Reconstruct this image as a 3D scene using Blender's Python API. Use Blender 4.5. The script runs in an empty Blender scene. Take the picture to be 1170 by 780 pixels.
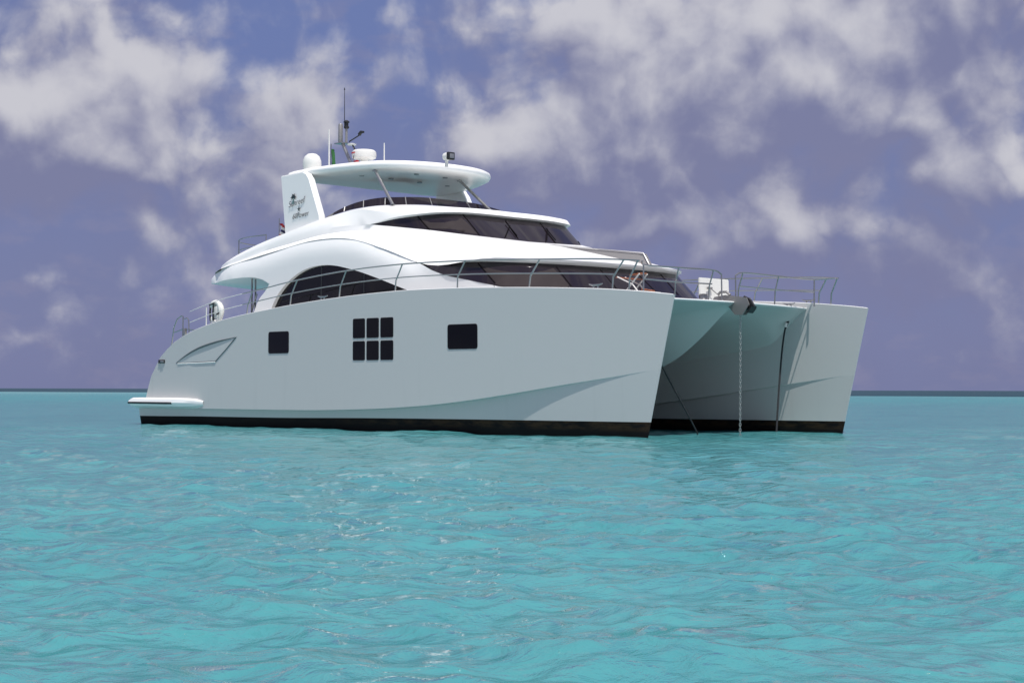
import bpy, bmesh, math, random
import numpy as np
from mathutils import Vector, Matrix
from mathutils.geometry import delaunay_2d_cdt
from mathutils.bvhtree import BVHTree
R = math.radians
random.seed(4)
scene = bpy.context.scene
COL = scene.collection

# ------------------------------------------------------------------ camera
CAM_H, FPX = 1.0, 1925.0
PITCH, ROLL = R(1.6247), R(0.147)
cam_d = bpy.data.cameras.new('camera')
cam_d.sensor_width = 36.0
cam_d.lens = 36.0 * FPX / 1170.0
cam_d.clip_start, cam_d.clip_end = 0.1, 20000
cam = bpy.data.objects.new('camera', cam_d)
COL.objects.link(cam)
fw = Vector((0, math.cos(PITCH), math.sin(PITCH)))
rt0 = Vector((1, 0, 0)); up0 = rt0.cross(fw)
rt = rt0 * math.cos(ROLL) + up0 * math.sin(ROLL)
up = up0 * math.cos(ROLL) - rt0 * math.sin(ROLL)
cam.matrix_world = Matrix(((rt.x, up.x, -fw.x, 0), (rt.y, up.y, -fw.y, 0), (rt.z, up.z, -fw.z, CAM_H), (0, 0, 0, 1)))
scene.camera = cam

# yacht frame: u forward, v to port, z up
ORG = Vector((-7.273, 50.719, 0.0))
AX = Vector((0.6724, -0.7402, 0)); PX = Vector((0.7402, 0.6724, 0))
HEAD = math.atan2(AX.y, AX.x)
HALF = 3.2874

# ------------------------------------------------------------------ sun
SUN_U, SUN_V = 0.36, -0.165
sd = (AX * SUN_U + PX * SUN_V + Vector((0, 0, 1))).normalized()
SUN_EL = math.asin(sd.z); SUN_AZ = math.atan2(sd.x, sd.y)
sl = bpy.data.lights.new('sun', 'SUN'); sl.energy = 5.0; sl.angle = R(0.53); sl.color = (1.0, 0.965, 0.92)
so = bpy.data.objects.new('sun', sl); COL.objects.link(so)
so.rotation_euler = (-sd).to_track_quat('-Z', 'Y').to_euler()
so.location = sd * 100
scene.view_settings.view_transform = 'Standard'
scene.view_settings.look = 'None'
scene.view_settings.exposure = 0.0
scene.view_settings.gamma = 1.0
scene.cycles.max_bounces = 6
scene.cycles.use_denoising = True

# ------------------------------------------------------------------ node helpers
class NB:
    def __init__(s, tree): s.t = tree; s.n = tree.nodes; s.l = tree.links
    def node(s, typ, **kw):
        n = s.n.new(typ)
        for k, v in kw.items(): setattr(n, k, v)
        return n
    def put(s, sock, v):
        if isinstance(v, bpy.types.NodeSocket): s.l.new(v, sock)
        else: sock.default_value = v
    def m(s, op, a, b=0.0, c=0.0, clamp=False):
        n = s.node('ShaderNodeMath', operation=op, use_clamp=clamp)
        for i, x in enumerate((a, b, c)): s.put(n.inputs[i], x)
        return n.outputs[0]
    def vm(s, op, a, b=(0, 0, 0), out=0):
        n = s.node('ShaderNodeVectorMath', operation=op)
        s.put(n.inputs[0], a); s.put(n.inputs[1], b)
        return n.outputs[out]
    def scale(s, a, k):
        n = s.node('ShaderNodeVectorMath', operation='SCALE'); s.put(n.inputs[0], a); s.put(n.inputs['Scale'], k)
        return n.outputs[0]
    def comb(s, x, y, z):
        n = s.node('ShaderNodeCombineXYZ')
        for i, q in enumerate((x, y, z)): s.put(n.inputs[i], q)
        return n.outputs[0]
    def sep(s, v):
        n = s.node('ShaderNodeSeparateXYZ'); s.put(n.inputs[0], v); return n.outputs
    def ss(s, x, a, b, lo=0.0, hi=1.0):
        n = s.node('ShaderNodeMapRange', interpolation_type='SMOOTHSTEP')
        s.put(n.inputs['Value'], x); s.put(n.inputs['From Min'], a); s.put(n.inputs['From Max'], b)
        s.put(n.inputs['To Min'], lo); s.put(n.inputs['To Max'], hi)
        return n.outputs[0]
    def noise(s, vec, scale, detail=5, rough=0.55, dist=0.0, dim='3D', out='Fac'):
        n = s.node('ShaderNodeTexNoise', noise_dimensions=dim)
        s.put(n.inputs['Vector'], vec); n.inputs['Scale'].default_value = scale
        n.inputs['Detail'].default_value = detail; n.inputs['Roughness'].default_value = rough
        n.inputs['Distortion'].default_value = dist
        return n.outputs[out]
    def mix(s, f, a, b, blend='MIX'):
        n = s.node('ShaderNodeMix', data_type='RGBA', blend_type=blend)
        s.put(n.inputs[0], f)
        for i, x in ((6, a), (7, b)):
            if not isinstance(x, bpy.types.NodeSocket) and len(x) == 3: x = (*x, 1)
            s.put(n.inputs[i], x)
        return n.outputs[2]

def srgb(r, g, b):
    f = lambda c: c / 12.92 if c <= 0.04045 else ((c + 0.055) / 1.055) ** 2.4
    return (f(r / 255), f(g / 255), f(b / 255))

# ------------------------------------------------------------------ world: sky and clouds
world = bpy.data.worlds.new('World'); scene.world = world; world.use_nodes = True
wt = world.node_tree; wt.nodes.clear(); W = NB(wt)

DEG = 0.02977   # degrees of arc per survey-photo pixel
def blob_sum(G, P, blobs):
    tot = None
    for (cx, cy, rx, ry, w) in blobs:
        az = (cx - 585) * DEG; el = (444.6 - cy) * DEG; ex = rx * DEG; ey = ry * DEG
        q = G.node('ShaderNodeVectorMath', operation='MULTIPLY_ADD')
        G.put(q.inputs[0], P); q.inputs[1].default_value = (1/ex, 1/ey, 0); q.inputs[2].default_value = (-az/ex, -el/ey, 0)
        d = G.vm('DOT_PRODUCT', q.outputs[0], q.outputs[0], out=1)
        tot = G.m('MULTIPLY_ADD', G.m('POWER', 0.367879, d), w, tot if tot is not None else 0.0)
    return tot
CLOUDS = [  # bearing, height, half width, half height (photo pixels), weight
    (85, 120, 150, 70, 1.0), (205, 95, 62, 48, .62), (20, 165, 120, 65, .6), (125, 185, 130, 45, .5),
    (355, 115, 48, 62, .66), (322, 185, 62, 62, .62), (425, 95, 26, 34, .5), (100, 35, 70, 26, .55), (40, 15, 40, 18, .4),
    (672, 45, 90, 75, .95), (770, 140, 150, 100, .95), (660, 190, 130, 65, .75), (955, 120, 85, 70, .85), (850, 45, 150, 80, .7),
    (1060, 70, 190, 120, 1.1), (895, 262, 50, 50, .72), (800, 255, 110, 50, .5), (560, 175, 80, 55, .5), (700, 265, 60, 22, .4),
    (205, 280, 62, 34, .62), (38, 392, 30, 13, .65), (960, 330, 190, 55, .5), (1130, 200, 90, 40, .6),
    (1100, 300, 130, 65, .55), (90, 235, 180, 40, .34), (330, 245, 70, 45, .6), (270, 330, 150, 40, .35), (450, 30, 60, 30, .3), (560, 40, 30, 20, .4)]
SHADE = [(1075, 60, 120, 85, .55), (880, 215, 190, 42, .32), (690, 225, 130, 42, .38), (90, 218, 170, 34, .38), (760, 175, 40, 60, .15), (735, 95, 22, 40, .14), (880, 60, 60, 24, .14), (930, 325, 240, 60, .42), (1110, 300, 140, 60, .4), (300, 270, 120, 30, .15)]
def field_group(name, detail, bill):
    g = bpy.data.node_groups.new(name, 'ShaderNodeTree')
    g.interface.new_socket('P', in_out='INPUT', socket_type='NodeSocketVector')
    g.interface.new_socket('Field', in_out='OUTPUT', socket_type='NodeSocketFloat')
    G = NB(g)
    gi = G.node('NodeGroupInput'); go = G.node('NodeGroupOutput')
    P = gi.outputs[0]                      # (azimuth, elevation) in degrees
    warp = G.noise(P, 0.22, 1, 0.5, dim='2D', out='Color')
    Pw = G.vm('ADD', P, G.scale(G.vm('SUBTRACT', warp, (0.5, 0.5, 0.5)), 1.6))
    tot = blob_sum(G, Pw, CLOUDS)
    sx = G.sep(Pw)
    # the rest of the sky carries scattered clouds of its own
    far = G.noise(P, 0.07, 3, 0.55, dim='2D')
    outside = G.m('MAXIMUM', G.ss(G.m('ABSOLUTE', sx[0]), 18.0, 30.0), G.ss(sx[1], 15.0, 22.0))
    tot = G.m('ADD', G.m('MULTIPLY', tot, G.m('SUBTRACT', 1.0, outside)), G.m('MULTIPLY', G.ss(far, 0.33, 0.58), G.m('MULTIPLY', outside, 0.95)))
    n1 = G.noise(Pw, 0.32, detail, 0.55, 0.0, '2D')
    f = G.m('MULTIPLY_ADD', G.m('SUBTRACT', n1, 0.5), 1.45, tot)
    vn = G.node('ShaderNodeTexVoronoi', feature='F1', voronoi_dimensions='2D')
    G.put(vn.inputs['Vector'], G.vm('ADD', Pw, G.scale(G.vm('SUBTRACT', G.noise(P, 1.1, 3, 0.55, dim='2D', out='Color'), (0.5, 0.5, 0.5)), 0.9)))
    vn.inputs['Scale'].default_value = 0.62; vn.inputs['Detail'].default_value = bill; vn.inputs['Roughness'].default_value = 0.4
    f = G.m('MULTIPLY_ADD', G.m('SUBTRACT', 0.42, vn.outputs['Distance']), 0.52, f)
    G.put(go.inputs[0], f)
    return g

tc = W.node('ShaderNodeTexCoord')
dirv = W.vm('NORMALIZE', tc.outputs['Generated'])
dx, dy, dz = W.sep(dirv)
az = W.m('MULTIPLY', W.m('ARCTAN2', dx, dy), 57.29578)
el = W.m('MULTIPLY', W.m('ARCSINE', dz), 57.29578)
P = W.comb(az, el, 0.0)
fine, soft = field_group('cloud_field', 6, 1.5), field_group('cloud_body', 1.6, 0)
def field(g, p):
    n = W.node('ShaderNodeGroup'); n.node_tree = g; W.put(n.inputs[0], p); return n.outputs[0]
F0 = field(fine, P)
S0, S1 = field(soft, P), field(soft, W.vm('ADD', P, (0.45, 0.95, 0)))
dens = W.ss(F0, -0.04, 0.80)
fin_ = W.m('MULTIPLY', W.m('SUBTRACT', F0, S0), 0.75)
light = W.ss(W.m('SUBTRACT', W.m('ADD', W.m('SUBTRACT', S0, S1), fin_), blob_sum(W, P, SHADE)), -0.72, 0.62)
low = W.noise(P, 0.11, 3, 0.5, dim='2D')
veil = W.noise(W.vm('MULTIPLY', P, (1.0, 2.2, 0)), 0.45, 5, 0.55, dim='2D')
sky_n = W.node('ShaderNodeTexSky', sky_type='NISHITA')
sky_n.sun_disc = False; sky_n.sun_elevation = SUN_EL; sky_n.sun_rotation = SUN_AZ
nis = W.mix(1.0, W.scale(sky_n.outputs[0], 0.055), (0.95, 0.88, 1.0), 'MULTIPLY')
elc = W.ss(el, 0.0, 13.0)
grad = W.mix(elc, srgb(121, 127, 167), srgb(109, 125, 176))
grad = W.mix(W.ss(low, 0.40, 0.66, 0.0, 0.45), grad, srgb(119, 124, 162))
grad = W.mix(W.ss(veil, 0.50, 0.72, 0.0, 0.30), grad, srgb(140, 138, 168))
blue = W.mix(0.92, nis, grad)
lit = W.mix(light, srgb(124, 127, 160), srgb(207, 206, 212))
hz = W.ss(el, 0.0, 7.5)
lit = W.mix(hz, W.mix(0.5, lit, srgb(119, 122, 161)), lit)
skyc = W.mix(W.m('MULTIPLY', dens, 0.90), blue, lit)
bg = W.node('ShaderNodeBackground'); W.put(bg.inputs[0], skyc); bg.inputs[1].default_value = 1.0
wo_ = W.node('ShaderNodeOutputWorld'); wt.links.new(bg.outputs[0], wo_.inputs[0])
world.cycles.sampling_method = 'MANUAL'; world.cycles.sample_map_resolution = 512

# ------------------------------------------------------------------ materials
def mat(name, col, rough=0.5, metal=0.0, coat=0.0, ior=1.5, bump=None, vary=None, spec=0.5):
    m = bpy.data.materials.new(name); m.use_nodes = True
    B = NB(m.node_tree); p = m.node_tree.nodes['Principled BSDF']
    p.inputs['Base Color'].default_value = (*col, 1); p.inputs['Roughness'].default_value = rough
    p.inputs['Metallic'].default_value = metal; p.inputs['Coat Weight'].default_value = coat
    p.inputs['Coat Roughness'].default_value = 0.06; p.inputs['IOR'].default_value = ior
    p.inputs['Specular IOR Level'].default_value = spec
    o = B.node('ShaderNodeTexCoord').outputs['Object']
    if vary:
        scale, amt, c2 = vary
        B.put(p.inputs['Base Color'], B.mix(B.ss(B.noise(o, scale, 6, 0.6), 0.4, 0.75, 0, amt), col, c2))
    if bump:
        b = B.node('ShaderNodeBump'); b.inputs['Strength'].default_value = bump[1]; b.inputs['Distance'].default_value = bump[2]
        B.put(b.inputs['Height'], B.noise(o, bump[0], 4, 0.5)); B.put(p.inputs['Normal'], b.outputs[0])
    return m

M = {}
M['gelcoat'] = mat('white_gelcoat', (0.84, 0.84, 0.83), 0.34, coat=0.1, bump=(0.9, 0.05, 0.02))
M['floor'] = mat('grey_deck_floor', (0.10, 0.095, 0.09), 0.8)
M['deck'] = mat('deck_white', (0.72, 0.72, 0.70), 0.6)
M['glass'] = mat('tinted_glass', (0.006, 0.005, 0.007), 0.04, coat=0.0, ior=1.33)
M['front_glass'] = mat('plum_tinted_glass', (0.014, 0.010, 0.014), 0.04, ior=1.45)
M['port'] = mat('black_portlight', (0.003, 0.003, 0.004), 0.05, ior=1.3)
M['screen'] = mat('mesh_sunshade', (0.030, 0.024, 0.026), 0.8, vary=(3.0, 0.5, (0.045, 0.036, 0.037)), spec=0.2)
M['steel'] = mat('polished_steel', (0.40, 0.395, 0.39), 0.28, metal=0.9)
M['alu'] = mat('brushed_aluminium', (0.30, 0.29, 0.285), 0.45, metal=0.5)
M['white_plastic'] = mat('white_plastic', (0.70, 0.70, 0.67), 0.4)
M['black'] = mat('black_rubber', (0.012, 0.012, 0.014), 0.5)
M['rope'] = mat('dark_rope', (0.015, 0.016, 0.02), 0.8, bump=(40, 0.5, 0.01))
M['chain'] = mat('galvanised_chain', (0.40, 0.41, 0.40), 0.45, metal=0.7)
M['bar'] = mat('matt_black', (0.006, 0.005, 0.006), 0.9, spec=0.05)
M['reveal'] = mat('grey_reveal', (0.62, 0.62, 0.63), 0.5)
M['groove'] = mat('vent_groove', (0.10, 0.12, 0.13), 0.6)
M['red'] = mat('red_cloth', (0.42, 0.02, 0.03), 0.8)
M['green'] = mat('green_cloth', (0.03, 0.14, 0.04), 0.8)
M['navy'] = mat('navy_cloth', (0.02, 0.02, 0.09), 0.8)
M['cream'] = mat('white_cloth', (0.7, 0.68, 0.66), 0.8)
M['ink'] = mat('dark_ink', (0.02, 0.035, 0.04), 0.5); M['grey_ink'] = mat('grey_ink', (0.07, 0.075, 0.08), 0.5)
M['teal_ink'] = mat('green_ink', (0.01, 0.12, 0.11), 0.5)
M['orange'] = mat('orange_wood', (0.38, 0.12, 0.05), 0.5)
M['door'] = mat('dark_door_glass', (0.02, 0.022, 0.026), 0.08)
M['lens'] = mat('lamp_lens', (0.25, 0.26, 0.28), 0.1, metal=0.5)
M['downlight'] = mat('downlight_rim', (0.22, 0.24, 0.25), 0.35, metal=0.5)

def hull_mat():
    m = bpy.data.materials.new('hull_paint'); m.use_nodes = True
    B = NB(m.node_tree); p = m.node_tree.nodes['Principled BSDF']
    o = B.node('ShaderNodeTexCoord').outputs['Object']
    x, y, z = B.sep(o)
    # faint vertical rain streaks
    st = B.noise(B.comb(B.m('MULTIPLY', x, 3.2), 0.0, B.m('MULTIPLY', z, 0.25)), 1.0, 4, 0.6)
    st = B.m('MULTIPLY', B.ss(st, 0.52, 0.8), B.ss(z, 2.4, 0.4, 0.0, 0.25))
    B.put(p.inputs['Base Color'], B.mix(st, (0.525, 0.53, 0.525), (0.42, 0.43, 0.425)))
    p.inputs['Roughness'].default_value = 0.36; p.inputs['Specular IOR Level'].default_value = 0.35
    b = B.node('ShaderNodeBump'); b.inputs['Strength'].default_value = 0.06; b.inputs['Distance'].default_value = 0.02
    B.put(b.inputs['Height'], B.noise(o, 0.8, 3, 0.5)); B.put(p.inputs['Normal'], b.outputs[0])
    return m
M['hull'] = hull_mat()

def boot_mat():
    m = bpy.data.materials.new('antifouling'); m.use_nodes = True
    B = NB(m.node_tree); p = m.node_tree.nodes['Principled BSDF']
    o = B.node('ShaderNodeTexCoord').outputs['Object']
    x, y, z = B.sep(o)
    n = B.noise(B.comb(x, y, B.m('MULTIPLY', z, 4.0)), 2.2, 6, 0.65)
    fwd = B.ss(x, 6.0, 15.0, 0.15, 1.0)
    top = B.ss(z, 0.08, 0.22)
    f = B.m('MULTIPLY', B.m('MULTIPLY', B.ss(n, 0.35, 0.65), fwd), top)
    c = B.mix(f, (0.005, 0.005, 0.006), (0.040, 0.024, 0.013))
    B.put(p.inputs['Base Color'], c)
    p.inputs['Roughness'].default_value = 0.8; p.inputs['Specular IOR Level'].default_value = 0.15
    return m
M['boot'] = boot_mat()

# ------------------------------------------------------------------ geometry helpers
def pchip(tab):
    xs = np.array([t[0] for t in tab], float); ys = np.array([t[1] for t in tab], float)
    h = np.diff(xs); d = np.diff(ys) / h
    m = np.zeros_like(xs); m[0] = d[0]; m[-1] = d[-1]
    for i in range(1, len(xs) - 1):
        if d[i - 1] * d[i] > 0:
            w1 = 2 * h[i] + h[i - 1]; w2 = h[i] + 2 * h[i - 1]
            m[i] = (w1 + w2) / (w1 / d[i - 1] + w2 / d[i])
    def f(x):
        x = min(max(x, xs[0]), xs[-1])
        i = min(max(int(np.searchsorted(xs, x)) - 1, 0), len(h) - 1)
        t = (x - xs[i]) / h[i]
        return float((2*t**3-3*t**2+1)*ys[i] + (t**3-2*t**2+t)*h[i]*m[i] + (-2*t**3+3*t**2)*ys[i+1] + (t**3-t**2)*h[i]*m[i+1])
    return f

def spline(pts, n):
    """Catmull-Rom through pts, n samples, uniform in arc length (chordal)."""
    P_ = [Vector(p) for p in pts]
    if len(P_) == 2:
        return [P_[0].lerp(P_[1], i / (n - 1)) for i in range(n)]
    t = [0.0]
    for a, b in zip(P_, P_[1:]): t.append(t[-1] + max((b - a).length ** 0.5, 1e-4))
    Q = [P_[0] * 2 - P_[1]] + P_ + [P_[-1] * 2 - P_[-2]]
    T = [t[0] - (t[1] - t[0])] + t + [t[-1] + (t[-1] - t[-2])]
    def ev(k, s):
        p0, p1, p2, p3 = Q[k:k+4]; t0, t1, t2, t3 = T[k:k+4]
        A1 = p0*((t1-s)/(t1-t0)) + p1*((s-t0)/(t1-t0)); A2 = p1*((t2-s)/(t2-t1)) + p2*((s-t1)/(t2-t1)); A3 = p2*((t3-s)/(t3-t2)) + p3*((s-t2)/(t3-t2))
        B1 = A1*((t2-s)/(t2-t0)) + A2*((s-t0)/(t2-t0)); B2 = A2*((t3-s)/(t3-t1)) + A3*((s-t1)/(t3-t1))
        return B1*((t2-s)/(t2-t1)) + B2*((s-t1)/(t2-t1))
    return _eval(ev, t, len(P_), n)
def _eval(ev, t, m, n):
    fine = []
    for k in range(m - 1):
        for j in range(14): fine.append(ev(k, t[k] + (t[k+1]-t[k]) * j / 14))
    fine.append(ev(m-2, t[-1]))
    L = [0.0]
    for a, b in zip(fine, fine[1:]): L.append(L[-1] + (b-a).length)
    out = []; k = 0
    for i in range(n):
        s = L[-1] * i / (n-1)
        while k < len(L) - 2 and L[k+1] < s: k += 1
        d = L[k+1] - L[k]
        out.append(fine[k].lerp(fine[k+1], 0 if d < 1e-9 else min(1, (s - L[k]) / d)))
    return out
def spline_k(pts, per):
    """Catmull-Rom with per samples in each control interval (keeps stations aligned across curves)."""
    P_ = [Vector(p) for p in pts]; n = len(P_); out = []
    for k in range(n - 1):
        p1, p2 = P_[k], P_[k+1]
        p0 = P_[k-1] if k > 0 else p1 * 2 - p2
        p3 = P_[k+2] if k + 2 < n else p2 * 2 - p1
        l = (p2 - p1).length + 1e-6; l0 = (p1 - p0).length + 1e-6; l3 = (p3 - p2).length + 1e-6
        m1 = ((p1-p0)/l0 * l + (p2-p1) * (l0/l)) * (l/(l0+l)) if l0 > 1e-5 else p2 - p1
        m2 = ((p2-p1) * (l3/l) + (p3-p2)/l3 * l) * (l/(l3+l)) if l3 > 1e-5 else p2 - p1
        m1 = m1 if m1.length < 3*l else m1 * (3*l/m1.length); m2 = m2 if m2.length < 3*l else m2 * (3*l/m2.length)
        for j in range(per):
            t = j / per
            out.append(p1*(2*t**3-3*t**2+1) + m1*(t**3-2*t**2+t) + p2*(-2*t**3+3*t**2) + m2*(t**3-t**2))
    out.append(P_[-1])
    return out

class MB:
    def __init__(s): s.bm = bmesh.new(); s.mi = 0
    def face(s, vs):
        try:
            f = s.bm.faces.new(vs); f.material_index = s.mi; return f
        except ValueError: return None
    def loft(s, rows, close=False, flip=False):
        V = [[s.bm.verts.new(p) for p in r] for r in rows]
        for a, b in zip(V, V[1:]):
            n = len(a)
            for i in range(n if close else n - 1):
                j = (i + 1) % n
                q = [a[i], a[j], b[j], b[i]]
                s.face(q[::-1] if flip else q)
        return V
    def tube(s, pts, r, seg=8, cap=True, smooth=None):
        pts = [Vector(p) for p in pts]
        if smooth: pts = spline(pts, smooth)
        rows = []; prev = None
        for i, p in enumerate(pts):
            d = (pts[min(i+1, len(pts)-1)] - pts[max(i-1, 0)]).normalized()
            if prev is None:
                a = d.orthogonal().normalized()
            else:
                a = (prev - d * prev.dot(d)); a = a.normalized() if a.length > 1e-6 else d.orthogonal().normalized()
            prev = a; b = d.cross(a)
            rr = r[i] if isinstance(r, (list, tuple)) else r
            rows.append([p + (a*math.cos(2*math.pi*k/seg) + b*math.sin(2*math.pi*k/seg)) * rr for k in range(seg)])
        V = s.loft(rows, close=True)
        if cap: s.face(V[0][::-1]); s.face(V[-1])
    def box(s, c, size, rot=None, bevel=0.0):
        m = Matrix.Translation(Vector(c)) @ (rot if rot is not None else Matrix.Identity(4)) @ Matrix.Diagonal((*size, 1))
        r = bmesh.ops.create_cube(s.bm, size=1.0, matrix=m)
        fs = {f for v in r['verts'] for f in v.link_faces}
        for f in fs: f.material_index = s.mi
        if bevel:
            es = list({e for f in fs for e in f.edges})
            o = bmesh.ops.bevel(s.bm, geom=es, offset=bevel, segments=2, affect='EDGES', profile=0.6)
            for f in o['faces']: f.material_index = s.mi
    def lathe(s, prof, c=(0, 0, 0), seg=20, rot=None):
        c = Vector(c); rows = []
        for r_, z_ in prof:
            row = [Vector((r_*math.cos(2*math.pi*k/seg), r_*math.sin(2*math.pi*k/seg), z_)) for k in range(seg)]
            rows.append([c + (rot @ p if rot is not None else p) for p in row])
        V = s.loft(rows, close=True)
        if prof[0][0] > 1e-4: s.face(V[0][::-1])
        if prof[-1][0] > 1e-4: s.face(V[-1])
    def prism(s, poly, off):
        a = [s.bm.verts.new(Vector(p)) for p in poly]; b = [s.bm.verts.new(Vector(p) + Vector(off)) for p in poly]
        s.face(a[::-1]); s.face(b)
        for i in range(len(a)):
            j = (i+1) % len(a); s.face([a[i], a[j], b[j], b[i]])
    def mirror(s):
        g = bmesh.ops.duplicate(s.bm, geom=list(s.bm.verts) + list(s.bm.edges) + list(s.bm.faces))['geom']
        vs = [x for x in g if isinstance(x, bmesh.types.BMVert)]; fs = [x for x in g if isinstance(x, bmesh.types.BMFace)]
        for v in vs: v.co.y = -v.co.y
        bmesh.ops.reverse_faces(s.bm, faces=fs)
    def mesh(s, name, mats, angle=35, weld=0.002, recalc=True):
        if weld: bmesh.ops.remove_doubles(s.bm, verts=list(s.bm.verts), dist=weld)
        bad = [f for f in s.bm.faces if f.calc_area() < 1e-9]
        if bad: bmesh.ops.delete(s.bm, geom=bad, context='FACES')
        if recalc: bmesh.ops.recalc_face_normals(s.bm, faces=list(s.bm.faces))
        me = bpy.data.meshes.new(name); s.bm.to_mesh(me); s.bm.free()
        for x in (mats if isinstance(mats, (list, tuple)) else [mats]): me.materials.append(x)
        me.polygons.foreach_set('use_smooth', [True] * len(me.polygons))
        if angle: me.set_sharp_from_angle(angle=R(angle))
        return me

YM = Matrix.Translation(ORG + Vector((0, 0, -0.025))) @ Matrix.Rotation(HEAD, 4, 'Z') @ Matrix.Rotation(R(-0.45), 4, 'X')   # a slight list to port
def part(name, mb, mats, parent, **kw):
    me = mb.mesh(name, mats, **kw) if isinstance(mb, MB) else mb
    o = bpy.data.objects.new(name, me); COL.objects.link(o); o.parent = parent
    return o
def copy_part(o, parent, mirror_v=False):
    c = o.copy(); COL.objects.link(c); c.parent = parent
    if mirror_v: c.scale.y = -c.scale.y
    for ch in list(o.children):
        if mirror_v:
            d = ch.copy(); COL.objects.link(d); d.parent = c
        else: copy_part(ch, c)
    return c
def thing(name, mb, mats, label, cat, group=None, **kw):
    """a top-level mesh built in yacht coordinates; its origin goes to the middle of its base"""
    me = mb.mesh(name, mats, **kw)
    co = np.empty(len(me.vertices)*3); me.vertices.foreach_get('co', co); co = co.reshape(-1, 3)
    b = Vector(((co[:, 0].min()+co[:, 0].max())/2, (co[:, 1].min()+co[:, 1].max())/2, co[:, 2].min()))
    me.transform(Matrix.Translation(-b))
    o = bpy.data.objects.new(name, me); COL.objects.link(o)
    o.matrix_world = YM @ Matrix.Translation(b)
    o['label'] = label; o['category'] = cat
    if group: o['group'] = group
    o['_b'] = [b.x, b.y, b.z]
    return o
def sub_of(o, name, mb, mats, **kw):
    me = mb.mesh(name, mats, **kw)
    me.transform(Matrix.Translation(-Vector(o['_b'])))
    c = bpy.data.objects.new(name, me); COL.objects.link(c); c.parent = o
    return c

# measured sight lines of the survey photo, in yacht coordinates
CAMB = YM.inverted() @ Vector((0, 0, CAM_H))
def sight(px, py):
    d = fw + rt * ((px - 585) / FPX) - up * ((py - 390) / FPX)
    return YM.inverted().to_3x3() @ d
def on_v(px, py, v):
    d = sight(px, py); return CAMB + d * ((v - CAMB.y) / d.y)
def on_z(px, py, z):
    d = sight(px, py); return CAMB + d * ((z - CAMB.z) / d.z)

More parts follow.
